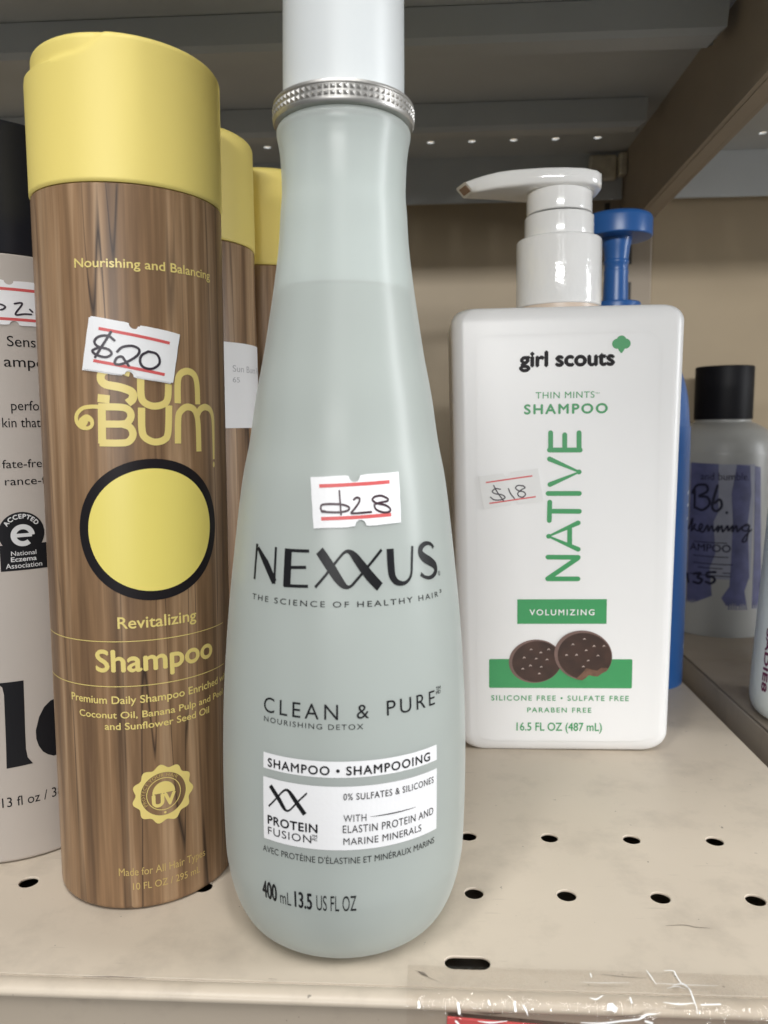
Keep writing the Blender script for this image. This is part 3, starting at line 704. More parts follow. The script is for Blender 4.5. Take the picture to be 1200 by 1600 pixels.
# the neighbouring shelf beyond the gap on the right
adj = thing('metal_shelf', 'beige shelf of the next bay beyond the dark gap, under the mint bottle', 'shelf', (0, 0, 0))
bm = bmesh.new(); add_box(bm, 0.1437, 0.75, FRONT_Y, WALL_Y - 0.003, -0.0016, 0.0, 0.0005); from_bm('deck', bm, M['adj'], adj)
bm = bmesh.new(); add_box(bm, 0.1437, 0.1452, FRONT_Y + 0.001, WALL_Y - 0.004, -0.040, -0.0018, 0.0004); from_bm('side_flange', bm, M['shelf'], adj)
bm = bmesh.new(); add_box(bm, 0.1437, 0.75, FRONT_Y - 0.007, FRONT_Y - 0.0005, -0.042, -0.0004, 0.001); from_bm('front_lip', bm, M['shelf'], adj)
# the arm that carries the shelf sits down in the gap
arm = thing('shelf_bracket', 'dark metal arm down in the gap between the two lower shelves', 'bracket', (0.136, 0.35, -0.05))
bm = bmesh.new(); add_box(bm, -0.006, 0.006, -0.18, 0.178, -0.04, 0.015, 0.001); from_bm('arm', bm, M['bracket'], arm)

# back panels and the upright post between them
def panel(x0, x1, lab):
    t = thing('back_panel', lab, 'panel', ((x0 + x1) / 2, WALL_Y, 0))
    bm = bmesh.new(); w = (x1 - x0) / 2
    add_box(bm, -w, w, 0.0, 0.006, -0.30, 0.62, 0.001); from_bm('sheet', bm, M['wall'], t)
panel(-0.62, 0.1035, 'tan metal back panel behind the yellow-capped bottles and the white pump bottle')
panel(0.1495, 0.80, 'tan metal back panel of the next bay behind the black-capped bottle')
post = thing('upright_post', 'brown slotted upright post behind the white pump head', 'post', (0.1265, WALL_Y - 0.004, 0))
bm = bmesh.new(); add_box(bm, -0.0225, 0.0225, 0.0, 0.012, -0.30, 0.62, 0.0012); from_bm('channel', bm, M['bracket'], post)
bm = bmesh.new()
for k in range(14):
    for sx in (-0.0075, 0.0075): add_box(bm, sx - 0.0016, sx + 0.0016, -0.0004, 0.002, 0.005 + k * 0.0254, 0.019 + k * 0.0254)
from_bm('slot', bm, M['dark'], post)

# the shelf above, seen from below
ZU = 0.302
up = thing('metal_shelf', 'grey underside of the shelf above with two folded ribs and a row of holes', 'shelf', (0, 0, ZU))
hx0 = UPX
perforated('deck', M['under'], up, -0.55, 0.1279, 0.172, WALL_Y - 0.0105, 0.0012, [(hx0 + 0.0254 * k, 0.4965) for k in range(-14, 3)], (), 0.0012, 0.0026)
def rib(y0, y1, x1, zb):
    bm = bmesh.new()
    prof = [(y0, -0.0004), (y0 + 0.0003, zb + 0.0022), (y0 + 0.0022, zb), (y1 - 0.0022, zb), (y1, zb + 0.0022), (y1 + 0.004, -0.0004)]
    a = [bm.verts.new((-0.55, y, z)) for y, z in prof]
    b = [bm.verts.new((x1 + (0.0 if z > zb + 0.005 else -0.0045 if z <= zb + 0.0001 else -0.001), y, z)) for y, z in prof]
    n = len(prof)
    for i in range(n): bm.faces.new((a[i], a[(i + 1) % n], b[(i + 1) % n], b[i]))
    bm.faces.new(list(reversed(a))); bm.faces.new(b)
    sharp(from_bm('rib', bm, M['under'], up), 25)
rib(0.3405, 0.3560, 0.1240, -0.0145); rib(0.4375, 0.4500, 0.1185, -0.0145)
bm = bmesh.new(); add_box(bm, -0.55, 0.1270, WALL_Y - 0.0100, WALL_Y - 0.0085, -0.0285, 0.0010, 0.0004); from_bm('rear_flange', bm, M['under'], up)
bm = bmesh.new(); add_box(bm, -0.55, 0.1270, 0.165, 0.1718, -0.018, 0.0012, 0.001); from_bm('front_lip', bm, M['shelf'], up)
adjup = thing('metal_shelf', 'grey underside of the next bay shelf beyond the brown bracket', 'shelf', (0, 0, ZU))
perforated('deck', M['under'], adjup, 0.1420, 0.75, 0.172, WALL_Y - 0.0105, 0.0012, [(0.1520 + 0.0254 * k, 0.4965) for k in range(0, 6)], (), 0.0012, 0.0026)
bm = bmesh.new(); add_box(bm, 0.1420, 0.75, WALL_Y - 0.0100, WALL_Y - 0.0085, -0.0285, 0.0010, 0.0004); from_bm('rear_flange', bm, M['under'], adjup)
bm = bmesh.new(); add_box(bm, 0.1420, 0.75, 0.165, 0.1718, -0.018, 0.0012, 0.001); from_bm('front_lip', bm, M['shelf'], adjup)

br = thing('shelf_bracket', 'brown sloping bracket arm under the shelf above, running back to the post', 'bracket', (0.128, 0, 0))
def plate(bm, x0, x1):
    prof = [(0.18, 0.2640), (WALL_Y - 0.006, 0.2530), (WALL_Y - 0.006, 0.3038), (0.18, 0.3038)]
    extrude_x(bm, prof, x0, x1); 
bm = bmesh.new(); plate(bm, 0.0, 0.0022); g = from_bm('arm', bm, M['bracket'], br)
br2 = thing('shelf_bracket', 'thin second bracket arm just right of the big brown one, for the next bay', 'bracket', (0.1375, 0, 0))
bm = bmesh.new(); plate(bm, 0.0, 0.0022); from_bm('arm', bm, M['bracket'], br2)
bm = bmesh.new()
prof = [(0.18, 0.2638), (WALL_Y - 0.006, 0.2528), (WALL_Y - 0.006, 0.2543), (0.18, 0.2653)]
extrude_x(bm, prof, 0.0024, 0.0092); from_bm('bottom_fold', bm, M['bracket'], br)
bm = bmesh.new()
add_box(bm, -0.0235, -0.0060, WALL_Y - 0.0160, WALL_Y - 0.0120, 0.284, 0.3000, 0.0018, 3); add_box(bm, -0.0055, -0.0004, WALL_Y - 0.020, WALL_Y - 0.0122, 0.286, 0.3000, 0.0012)
from_bm('hook', bm, M['steel'], br)

# ------------------------------------------------------------------ frosted bottle with the tall white cap
NEX = NEXP
NP = smooth_profile(NEX, 6)
_zz = np.maximum.accumulate([z for r, z in NP]) + np.arange(len(NP)) * 1e-9; _rr = [r for r, z in NP]
KN = .1965 / .205
def near(prof): return [(r * KN, .129 + (z - .129) * KN) for r, z in prof]
def nex_r(z): return float(np.interp(z, _zz, _rr))
nx = thing('frosted_bottle', 'tall frosted pale green shampoo bottle with a white cap and silver ring, priced 28', 'bottle', (-.0225, .1965, 0.0002), (0, .0125, 0))
bm = bmesh.new(); add_lathe(bm, NP, 160); sharp(from_bm('body', bm, M['frost'], nx), 60)
LIQ = 0.1616
lp = [(max(0.002, r - 0.0013), max(z, 0.0016)) for r, z in NP if z <= LIQ]
lp += [(lp[-1][0] - 0.0004, LIQ)]
bm = bmesh.new(); add_lathe(bm, lp, 128); sharp(from_bm('shampoo', bm, M['liquid'], nx), 60)
wp = [(r - 0.0011, z) for r, z in NP if LIQ + 0.0003 < z < 0.1990]
bm = bmesh.new(); add_lathe(bm, wp, 128, 0, 0, False, False); sharp(from_bm('inner_wall', bm, M['frost'], nx), 60)
bm = bmesh.new(); add_lathe(bm, near([(0.0150, 0.2040), (0.0176, 0.2042), (0.0179, 0.2047), (0.0179, 0.2050), (0.01765, 0.2052), (0.01765, 0.2082), (0.0179, 0.2084), (0.0179, 0.2087), (0.0176, 0.2092), (0.0150, 0.2094)]), 160)
ring = sharp(from_bm('silver_ring', bm, M['ring'], nx), 40)
bm = bmesh.new()
for row in range(2):                     # two rows of raised facets round the ring
    for k in range(72):
        a = 2 * PI * (k + 0.5) / 72; z0 = .129 + (0.2054 + row * 0.00145 - .129) * KN
        c = Vector((0.01765 * KN * math.sin(a), -0.01765 * KN * math.cos(a), z0 + 0.0006)); t = Vector((math.cos(a), math.sin(a), 0)); nrm = Vector((math.sin(a), -math.cos(a), 0)); zv = Vector((0, 0, 1))
        q = [bm.verts.new(c + t * sx * 0.00058 + zv * sz * 0.00052) for sx, sz in ((-1, -1), (1, -1), (1, 1), (-1, 1))]
        ap = bm.verts.new(c + nrm * 0.0005)
        for i in range(4): bm.faces.new((q[i], q[(i + 1) % 4], ap))
from_bm('stud', bm, M['ring'], ring)
bm = bmesh.new(); add_lathe(bm, smooth_profile(near([(0.0154, 0.2092), (0.0153, 0.222), (0.0151, 0.240), (0.0150, 0.256), (0.0144, 0.2595), (0.0128, 0.2615), (0.010, 0.2622), (0.004, 0.2624)]), 5), 128)
sharp(from_bm('cap', bm, M['capw'], nx), 60)
NS = Cyl(nex_r, 33.0)
p = Print(NS, 0.00008)
p.ribbon(S_['N1'], [1.0, 0.85, 0.8], False, False); p.ribbon(S_['N2'], [0.9, 1.9, 1.7], False, False); p.ribbon(S_['N3'], 0.75, False, False)
p.ribbon(S_['E0'], 2.2, False, False)
for k in ('E1', 'E2', 'E3'): p.ribbon(S_[k], 0.72, False, False)
p.ribbon(S_['XA'], [2.3, 2.4, 2.4, 2.2, 1.7, 1.1, 0.7, 0.65, 0.65, 0.65, 0.7], True, False); p.ribbon(S_['XB'], [0.7, 0.65, 0.65, 0.6, 0.65, 0.8, 1.2, 1.9, 2.3, 2.4, 2.3], True, False)
p.ribbon(S_['U'], [2.1, 2.1, 2.0, 1.8, 1.5, 1.1, 0.85, 0.75, 0.75, 0.75, 0.8], True, False)
p.ribbon(S_['Sx'], [0.9, 0.8, 0.9, 1.2, 1.6, 1.9, 2.2, 2.2, 1.9, 1.5, 1.1, 0.9, 0.8, 1.0], True, False)
p.annulus(S_['R'][0], 0.42, 0.55); p.text('R', S_['R'][0][0] - 0.22, S_['R'][0][1] - 0.3, S_['R'][0][0] + 0.24, S_['R'][0][1] - 0.3, 0.6)
p.build('brand_lettering', 'ink', nx)
p = Print(NS, 0.00008); lay_text(p, 'nex', ['THE SCIENCE OF HEALTHY HAIR', '3']); p.build('tagline_lettering', 'ink', nx)
p = Print(NS, 0.00008); lay_text(p, 'nex', ['CLEAN', '&', 'PURE', 'MD', 'NOURISHING DETOX'])
TMS = [t for t in TEXTS if t[1] == 'TM']
p.text('TM', TMS[0][3], TMS[0][4], TMS[0][5], TMS[0][4], TMS[0][7], 0.01); p.build('product_lettering', 'ink', nx)
b1 = S_['band1']; b2_ = S_['band2']
def band(name, tl, bl, br_, tr):
    p = Print(NS, 0.00005); n = 40; u0 = (tl[0] + bl[0]) / 2; u1 = (tr[0] + br_[0]) / 2
    vt = (tl[1] + tr[1]) / 2; vb = (bl[1] + br_[1]) / 2
    us = [u0 + (u1 - u0) * i / n for i in range(n + 1)]
    p.strip([(u, vt) for u in us], [(u, vb) for u in us])
    return p.build(name, 'paper', nx)
la = band('white_band', b1[0], b1[1], b1[2], b1[3]); lb = band('white_panel', b2_[0], b2_[1], b2_[2], b2_[3])
p = Print(NS, 0.00012); lay_text(p, 'nex', ['SHAMPOO • SHAMPOOING']); p.build('lettering', 'ink', la)
p = Print(NS, 0.00012); lay_text(p, 'nex', ['PROTEIN', 'FUSION', 'MC', '0% SULFATES & SILICONES', 'WITH', 'ELASTIN PROTEIN AND', 'MARINE MINERALS'])
p.text('TM', TMS[1][3], TMS[1][4], TMS[1][5], TMS[1][4], TMS[1][7], 0.02)
RU = S_['rule']
p.ribbon([(RU[0][0] + (RU[2][0] - RU[0][0]) * i / 12, RU[1][1]) for i in range(13)], [0.05 + 0.22 * math.sin(PI * (i + 0.2) / 12.4) for i in range(13)], False, False)
p.build('lettering', 'ink', lb)
p = Print(NS, 0.00012)
p.ribbon(S_['xA'], [1.15, 1.15, 1.15, 1.0, 0.6, 0.45, 0.4, 0.4, 0.4], True, False); p.ribbon(S_['xB'], [0.4, 0.4, 0.4, 0.45, 0.55, 0.8, 1.1, 1.15, 1.15], True, False)
p.build('double_x_mark', 'ink', lb)
p = Print(NS, 0.00008); lay_text(p, 'nex', ["AVEC PROTÉINE D'ÉLASTINE ET MINÉRAUX MARINS"]); p.build('french_lettering', 'ink', nx)
p = Print(NS, 0.00008); lay_text(p, 'nex', ['400', 'mL', '13.5', 'US FL OZ']); p.build('volume_lettering', 'ink', nx)
sticker(NS, nx, S_['stk'], [S_['red1'], S_['red2']], ['h1', 'h2', 'h3', 'h4'], 'pen2', [0.42], label='white price sticker with a handwritten 28') if False else None
def even(k, w): return [w] * len(STROKES[k])
st = sticker(NS, nx, S_['stk'], [S_['red1'], S_['red2']], ['h1', 'h2', 'h3', 'h4'], 'pen2', 0.5)

# ------------------------------------------------------------------ wood-look bottles with yellow caps
SR = 0.0246
def cap_mesh(recess):
    bm = bmesh.new(); seg = 160; R = 0.0249; z0, z1 = 0.1882, 0.2228
    zs = [z0, z0 + 0.0003] + [z0 + 0.0003 + (z1 - 0.0032 - z0) * k / 40 for k in range(1, 41)]
    rt = 0.0019
    prof = [(R - 0.0004, z0), (R, z0 + 0.0005)] + [(R, z) for z in np.linspace(z0 + 0.001, z1 - rt, 44)]
    prof += [(R - rt + rt * math.cos(a), z1 - rt + rt * math.sin(a)) for a in np.linspace(0.15, PI / 2, 9)]
    prof += [(R * 0.8, z1 + 0.0001), (R * 0.5, z1 - 0.0003), (R * 0.2, z1 - 0.0005)]
    rings = add_lathe(bm, prof, seg)
    if recess:                            # shallow thumb recess at the left, under the lid
        A = [-165, -145, -135, -120, -100, -82, -70, -43, -25, -7, 1, 6, 9, 14]
        Zb = [.24, .2225, .2190, .2172, .2164, .2160, .2163, .2166, .2166, .2172, .2184, .2200, .2214, .24]
        for ring in rings:
            for v in ring:
                a = math.degrees(math.atan2(v.co.x, -v.co.y))
                if a > 100: a -= 360
                zb = np.interp(a, A, Zb); d = v.co.z - zb
                if d > 0:
                    k = min(1.0, d / 0.0007); r = math.hypot(v.co.x, v.co.y); f = (r - (0.0006 + 0.0012 * max(0.0, min(1.0, -(a + 5) / 60))) * k) / r if r > 0.004 else 1
                    v.co.x *= f; v.co.y *= f
    return bm
def wood_bottle(loc, rot, label, seed, recess=True, group='wood-look bottles with yellow caps'):
    t = thing('wood_look_bottle', label, 'bottle', loc, rot, group)
    bm = bmesh.new(); add_lathe(bm, rounded(SR, 0.0, 0.1880, 0.0014, 0.0004, 6), 128)
    sharp(from_bm('body', bm, wood_print('wood_grain_print', seed), t), 60)
    sharp(from_bm('flip_cap', cap_mesh(recess), M['yellow'], t), 40)
    return t
sb = wood_bottle((-.0830, .2135, 0.0002), (0, .011, 0), 'front wood-look shampoo bottle with a yellow flip cap, priced 20', 0.0)
SS = Cyl(SR, 24.6)
p = Print(SS, 0.00007); lay_text(p, 'sun', ['Nourishing and Balancing']); p.build('lettering', 'gold', sb)
p = Print(SS, 0.00007); w = 2.05
for k in ('S', 'U1', 'N', 'B1', 'B2', 'B3', 'U2', 'M1', 'M2'):
    ww = {'S': 2.0, 'M2': None, 'B1': 2.0}.get(k, 1.75)
    n = len(S_[k])
    p.ribbon(S_[k], ww if ww else [1.7, 1.75, 1.7, 1.6, 1.4, 1.2, 0.9][:n], True, False)
p.ribbon(S_['S2'], 2.0, False, False)
p.ribbon(S_['curl'], [2.6, 1.9, 1.2, 0.9, 0.9, 1.0, 1.1, 1.1, 1.0, 1.0, 1.0], True, True)
p.disc(S_['Mdot'][0], 0.45, 0.8)
p.build('brand_lettering', 'gold', sb)
p = Print(SS, 0.00007); lay_text(p, 'sun', ['Revitalizing', 'Shampoo'])
for k in ('line1', 'line2'):
    v = S_[k][0][1]; p.strip([(u, v + 0.1) for u in range(-25, 36)], [(u, v - 0.1) for u in range(-25, 36)])
p.build('product_lettering', 'gold', sb)
p = Print(SS, 0.00007); lay_text(p, 'sun', ['Premium Daily Shampoo Enriched with', 'Coconut Oil, Banana Pulp and Peel', 'and Sunflower Seed Oil']); p.build('description_lettering', 'gold', sb)
p = Print(SS, 0.00007); lay_text(p, 'sun', ['Made for All Hair Types', '10 FL OZ / 295 mL']); p.build('volume_lettering', 'gold2', sb)
# plain dark-rimmed yellow roundel
E_ = S_['roundel']; ec_ = ((E_[0][0] + E_[1][0]) / 2, (E_[2][1] + E_[3][1]) / 2); erx, ery = (E_[1][0] - E_[0][0]) / 2, (E_[2][1] - E_[3][1]) / 2
p = Print(SS, 0.00006); p.disc(ec_, erx, ery, 96); rd = p.build('roundel', 'black', sb)
p = Print(SS, 0.00013); p.disc((ec_[0], ec_[1]), erx * 0.865, ery * 0.865, 96); p.build('roundel_centre', 'gold_bright', rd)
# wavy-edged badge
U = S_['uv']; uc = ((U[1][0] + U[2][0]) / 2 - 0.25, (U[3][1] + U[4][1]) / 2); rx = (U[2][0] - U[1][0]) / 2; ry = (U[3][1] - U[4][1]) / 2; R_ = (rx + ry) / 2
p = Print(SS, 0.00007)
V, Fc = [], []
n = 160
for k in range(n):
    a = 2 * PI * k / n; ro = R_ * (0.955 + 0.06 * math.cos(11 * a + 0.6)); V += [(uc[0] + R_ * 0.735 * math.cos(a), uc[1] + R_ * 0.735 * math.sin(a)), (uc[0] + ro * math.cos(a), uc[1] + ro * math.sin(a))]
    j = (k + 1) % n; Fc.append((2 * k, 2 * k + 1, 2 * j + 1, 2 * j))
p._take(V, Fc)
p.annulus(uc, R_ * 0.535, R_ * 0.56)
p.poly([(uc[0] + R_ * 0.37 * math.cos(a), uc[1] + R_ * 0.03 + R_ * 0.40 * math.sin(a)) for a in np.linspace(0, PI, 24)])
p.text('UV', uc[0] - R_ * 0.36, uc[1] - R_ * 0.40, uc[0] + R_ * 0.36, uc[1] - R_ * 0.40, R_ * 0.40, 0.045)
def arc_warp(c, r, a0):
    def f(x, y):
        a = a0 - x / r; rr = r + y
        return (c[0] + rr * math.cos(a), c[1] + rr * math.sin(a))
    return f
p.disc((uc[0] + 0.2, uc[1] - R_ * 0.65), 0.32)
p.build('seal', 'gold', sb)
p = Print(SS, 0.00007)
L = R_ * 0.60 * 2.9
p.text('PROTECT YOUR HAIR', 0, 0, L, 0, R_ * 0.11, 0.0, '', 1.1, arc_warp(uc, R_ * 0.60, PI + 0.55))
p.build('seal_lettering', 'gold2', sb)
tl, tr, br_, bl = S_['sstk']
sticker(SS, sb, [tl, tr, br_, bl], [S_['sred1'], S_['sred2']], ['s1', 's2', 's3', 's4'], 'pen', 0.62, double=(-0.55, -0.25), linew=0.75)

sb2 = wood_bottle((-.0832, .2653, 0.0002), (0, 0, 0), 'second wood-look bottle in the row, with a plain white sticker on its side', 2.3, False)
a, b_, c = S_['ssun2']
p = Print(SS, 0.0001, 1.5); p.poly([(18.6 + i, 156.2) for i in range(0, 24)][::-1] + [(18.6 + i, 128.5) for i in range(0, 24)])
sk = p.build('side_sticker', 'paper', sb2, 0.00012)
p = Print(SS, 0.00025); lay_text(p, 'sun2', ['Sun Bum Rev', '65']); p.build('lettering', 'grey', sk)
sb3 = wood_bottle((-.0640, .312, 0.0002), (0, 0, 0), 'rearmost wood-look bottle, half hidden behind the frosted bottle', 5.1, False)

# ------------------------------------------------------------------ white slab bottle with a pump
nb = thing('pump_bottle', 'white flat pump bottle with green lettering, priced 18', 'bottle', (.0538, .317, 0.0002), (0, -.006, 0))
H = 0.1725
def slab(bm):
    def half(z): return 0.0410 + (0.0436 - 0.0410) * z / H
    hd, rc, seg = 0.0222, 0.0075, 12
    def section(w, d, r, z):
        pts = []
        for cx, cy, a0 in ((w - r, d - r, 0), (-(w - r), d - r, PI / 2), (-(w - r), -(d - r), PI), (w - r, -(d - r), 3 * PI / 2)):
            for k in range(seg + 1):
                q = a0 + PI / 2 * k / seg; pts.append((cx + r * math.cos(q), cy + r * math.sin(q), z))
        return [bm.verts.new(p) for p in pts]
    rings = []
    rb, rt = 0.0075, 0.0062
    for k in range(0, 9):
        q = PI / 2 * k / 8; ins = rb * (1 - math.sin(q)); insd = 0.003 * (1 - math.sin(q))
        z = rb * (1 - math.cos(q)); rings.append(section(half(z) - ins, hd - insd, 0.0050, z))
    for k in range(1, 24): 
        z = rb + (H - rt - rb) * k / 24; rings.append(section(half(z), hd, 0.0050, z))
    for k in range(0, 10):
        q = PI / 2 * k / 9; ins = rt * (1 - math.cos(q)); insd = 0.0024 * (1 - math.cos(q))
        z = H - rt + rt * math.sin(q); rings.append(section(half(z) - ins, hd - insd, 0.0050, z))
    n = len(rings[0])
    for a, b in zip(rings, rings[1:]):
        for k in range(n): bm.faces.new((a[k], a[(k + 1) % n], b[(k + 1) % n], b[k]))
    bm.faces.new(list(reversed(rings[0]))); bm.faces.new(rings[-1])
bm = bmesh.new(); slab(bm); sharp(from_bm('body', bm, M['white'], nb), 40)
FY = -0.0222
# faint raised label panel on the front
bm = bmesh.new(); 
def rr_outline(w, z0, z1, r, n=8):
    pts = []
    for cx, cz, a0 in ((w - r, z1 - r, 0), (-(w - r), z1 - r, PI / 2), (-(w - r), z0 + r, PI), (w - r, z0 + r, 3 * PI / 2)):
        for k in range(n + 1):
            q = a0 + PI / 2 * k / n; pts.append((cx + r * math.cos(q), cz + r * math.sin(q)))
    return pts
o1 = [bm.verts.new((x, FY + 0.00002, z)) for x, z in rr_outline(0.0346, 0.0045, 0.1625, 0.006)]
o2 = [bm.verts.new((x, FY - 0.00006, z)) for x, z in rr_outline(0.0336, 0.0055, 0.1615, 0.0055)]
for k in range(len(o1)): bm.faces.new((o1[k], o1[(k + 1) % len(o1)], o2[(k + 1) % len(o1)], o2[k]))
bm.faces.new(o2)
sharp(from_bm('front_panel', bm, M['white'], nb), 60)
PF = Flat(FY - 0.00006)
def P_(l=0.00008): return Print(PF, l)
lay_text(P_(), 'nat', []).bm.free()
p = P_(); lay_text(p, 'nat', ['girl scouts']); p.build('club_lettering', 'black', nb)
c = S_['tref'][0]; r = 2.55
p = P_()
for dx, dy in ((0, 1.25), (-1.55, 0.1), (1.55, 0.1)): p.disc((c[0] + dx, c[1] + 0.3 + dy), r * 0.72)
p.poly([(c[0] - 1.5, c[1] - 0.6), (c[0] - 1.0, c[1] - 1.9), (c[0] - 0.2, c[1] - 2.95), (c[0] + 0.25, c[1] - 3.05), (c[0] + 1.0, c[1] - 2.0), (c[0] + 1.6, c[1] - 0.6), (c[0], c[1] + 1.0)])
p.build('trefoil_mark', 'green', nb)
p = P_(); lay_text(p, 'nat', ['THIN MINTS', 'SHAMPOO']); p.text('TM', 10.2, 139.9, 11.8, 139.9, 0.55, 0.01); p.build('product_lettering', 'green', nb)
p = P_()
for k in ('e0', 'e1', 'e2', 'e3', 'v', 'i', 't1', 't2', 'a1', 'a2', 'n1', 'n2', 'n3'): p.ribbon(S_[k], 1.85, False, True)
for k in ('v', 'a1'): p.disc(S_[k][1], 0.925)
p.build('brand_lettering', 'green', nb)
q = S_['vol']; p = P_(0.00006); x0, x1 = (q[0][0] + q[3][0]) / 2, (q[1][0] + q[2][0]) / 2; z1, z0 = (q[0][1] + q[1][1]) / 2, (q[2][1] + q[3][1]) / 2
p.poly([(x0, z0), (x1, z0), (x1, z1), (x0, z1)]); vb = p.build('green_box', 'green', nb)
p = P_(0.00014); lay_text(p, 'nat', ['VOLUMIZING']); p.build('lettering', 'paper', vb)
q = S_['bar']; x0, x1 = (q[0][0] + q[3][0]) / 2, (q[1][0] + q[2][0]) / 2; z1, z0 = (q[0][1] + q[1][1]) / 2, (q[2][1] + q[3][1]) / 2
p = P_(0.00006); rr = 0.6
p.poly([((x0 + x1) / 2 + x, z) for x, z in rr_outline((x1 - x0) / 2, z0, z1, rr)]); p.build('green_bar', 'green', nb)
def biscuit(c, rx, ry, tilt, bite=None, dots=(), lift=0.0001):
    p = P_(lift); n = 72
    pts = [(rx * math.cos(2 * PI * k / n), ry * math.sin(2 * PI * k / n)) for k in range(n)]
    rot = lambda x, y: (c[0] + x * math.cos(tilt) - y * math.sin(tilt), c[1] + x * math.sin(tilt) + y * math.cos(tilt))
    edge = [rot(x, y) for x, y in pts]
    p.poly(edge); o = p.build('printed_biscuit', 'bisc_rim', nb)
    p = P_(lift + 0.00004); p.poly([rot(x * 0.93 + rx * 0.055, y * 0.94 - ry * 0.02) for x, y in pts]); p.build('chocolate_top', 'bisc', o)
    if bite:
        p = P_(lift + 0.00008)
        p.poly(bite); p.build('bitten_edge', 'bisc_crumb', o)
    p = P_(lift + 0.0001)
    for i, (x, y) in enumerate(dots):
        a, b = rot(x * rx, y * ry); p.ribbon([(a - 0.55, b - 0.1), (a, b + 0.22 + 0.1 * (i % 3)), (a + 0.5, b)], [0.1, 0.45 + 0.12 * (i % 2), 0.1])
    p.build('dimple', 'bisc_spark', o)
    return o
c1, l1, t1 = S_['ck1']; c2_, l2, t2 = S_['ck2']
rx1, ry1 = c1[0] - l1[0], t1[1] - c1[1]; rx2, ry2 = c2_[0] - l2[0], t2[1] - c2_[1]
dots = [(-0.1, 0.55), (0.25, 0.35), (-0.4, 0.2), (0.05, 0.1), (0.45, 0.0), (-0.2, -0.2), (0.2, -0.3), (-0.5, -0.3), (0.55, 0.45), (0.1, -0.6)]
biscuit(c1, rx1, ry1, 0.12, None, dots)
bite_poly = [(c2_[0] + x * rx2, c2_[1] + y * ry2) for x, y in ((-0.25, -0.97), (-0.1, -0.80), (0.0, -0.68), (0.12, -0.52), (0.3, -0.58), (0.48, -0.62), (0.62, -0.50), (0.86, -0.52), (0.78, -0.66), (0.6, -0.80), (0.4, -0.92), (0.2, -0.96), (0.0, -1.02))]
biscuit(c2_, rx2, ry2, -0.25, bite_poly, [(x * 1.1, y * 0.95 + 0.12) for x, y in dots], 0.0003)
p = P_(0.00046)                          # white panel showing through where the biscuit is bitten away
p.poly([(c2_[0] + x * rx2, c2_[1] + y * ry2) for x, y in ((-0.08, -1.06), (0.1, -0.92), (0.2, -0.80), (0.34, -0.84), (0.5, -0.86), (0.66, -0.72), (0.84, -0.62), (0.92, -0.70), (0.6, -1.0), (0.2, -1.1))]); p.build('green_bite_gap', 'green', nb)
p = P_(); lay_text(p, 'nat', ['SILICONE FREE • SULFATE FREE', 'PARABEN FREE']); p.build('claims_lettering', 'green', nb)
p = P_(); lay_text(p, 'nat', ['16.5 FL OZ (487 mL)']); p.build('volume_lettering', 'green', nb)
q = S_['nstk']
sticker(PF, nb, q, [S_['nred1'], S_['nred2']], ['p1', 'p2', 'p3', 'p4'], 'pen', 0.46, linew=0.55, paper='paper_dull')
# pump
pump = bpy.data.objects.new('pump', None); COL.objects.link(pump); pump.parent = nb; pump.location = (0, 0.001, 0); pump.empty_display_size = 0.02
bm = bmesh.new(); add_lathe(bm, rounded(0.0160, 0.1722, 0.1795, 0.0002, 0.0002), 96); sharp(from_bm('neck', bm, plain('cream_neck_plastic', (0.70, 0.58, 0.48), 0.35), pump), 40)
bm = bmesh.new(); add_lathe(bm, rounded(0.01665, 0.1748, 0.2010, 0.0006, 0.0012), 128); sharp(from_bm('collar', bm, M['collar'], pump), 50)
bm = bmesh.new(); add_lathe(bm, rounded(0.01345, 0.2008, 0.2100, 0.0003, 0.0009), 128); sharp(from_bm('shoulder_ring', bm, M['pump'], pump), 50)
bm = bmesh.new(); add_lathe(bm, rounded(0.0112, 0.2098, 0.2106, 0.0, 0.0), 64); from_bm('plunger', bm, M['dark'], pump)
bm = bmesh.new(); add_lathe(bm, rounded(0.0127, 0.2106, 0.2200, 0.0005, 0.0004), 128); sharp(from_bm('stem', bm, M['pump'], pump), 50)
def pump_head():
    bm = bmesh.new()
    # top outline in plan, x towards the spout at the left; heights of rim and top per station
    st = []   # x, half width, z bottom, z top
    for x, hw, zb, zt in ((0.0153, 0.0052, 0.2190, 0.2236), (0.0145, 0.0088, 0.2186, 0.2240), (0.0120, 0.0120, 0.2184, 0.2244), (0.0070, 0.0142, 0.2184, 0.2248), (0.0, 0.0148, 0.2185, 0.2251), (-0.0070, 0.0142, 0.2187, 0.2254), (-0.0130, 0.0126, 0.2190, 0.2257), (-0.0190, 0.0106, 0.2192, 0.2260), (-0.0245, 0.0088, 0.2194, 0.2259), (-0.0300, 0.0070, 0.2194, 0.2253), (-0.0345, 0.0056, 0.2193, 0.2245), (-0.0385, 0.0046, 0.2194, 0.2235)):
        st.append((x, hw, zb, zt))
    rings = []
    for x, hw, zb, zt in st:
        zm = (zb + zt) / 2; h = (zt - zb) / 2; pts = []
        for k in range(28):
            a = 2 * PI * k / 28; ca, sa = math.cos(a), math.sin(a)
            e = 0.30
            yy, zr = math.copysign(abs(ca) ** e, ca), math.copysign(abs(sa) ** e, sa)
            sl = max(0.0, min(1.0, (-0.024 - x) / 0.0145))
            pts.append(bm.verts.new((x + sl * (0.0017 * (1 - yy) + 0.0017 * (1 - zr) - 0.002), hw * yy, zm + h * zr)))
        rings.append(pts)
    for a, b in zip(rings, rings[1:]):
        for k in range(28): bm.faces.new((a[k], a[(k + 1) % 28], b[(k + 1) % 28], b[k]))
    bm.faces.new(rings[0]); bm.faces.new(list(reversed(rings[-1])))
    return bm
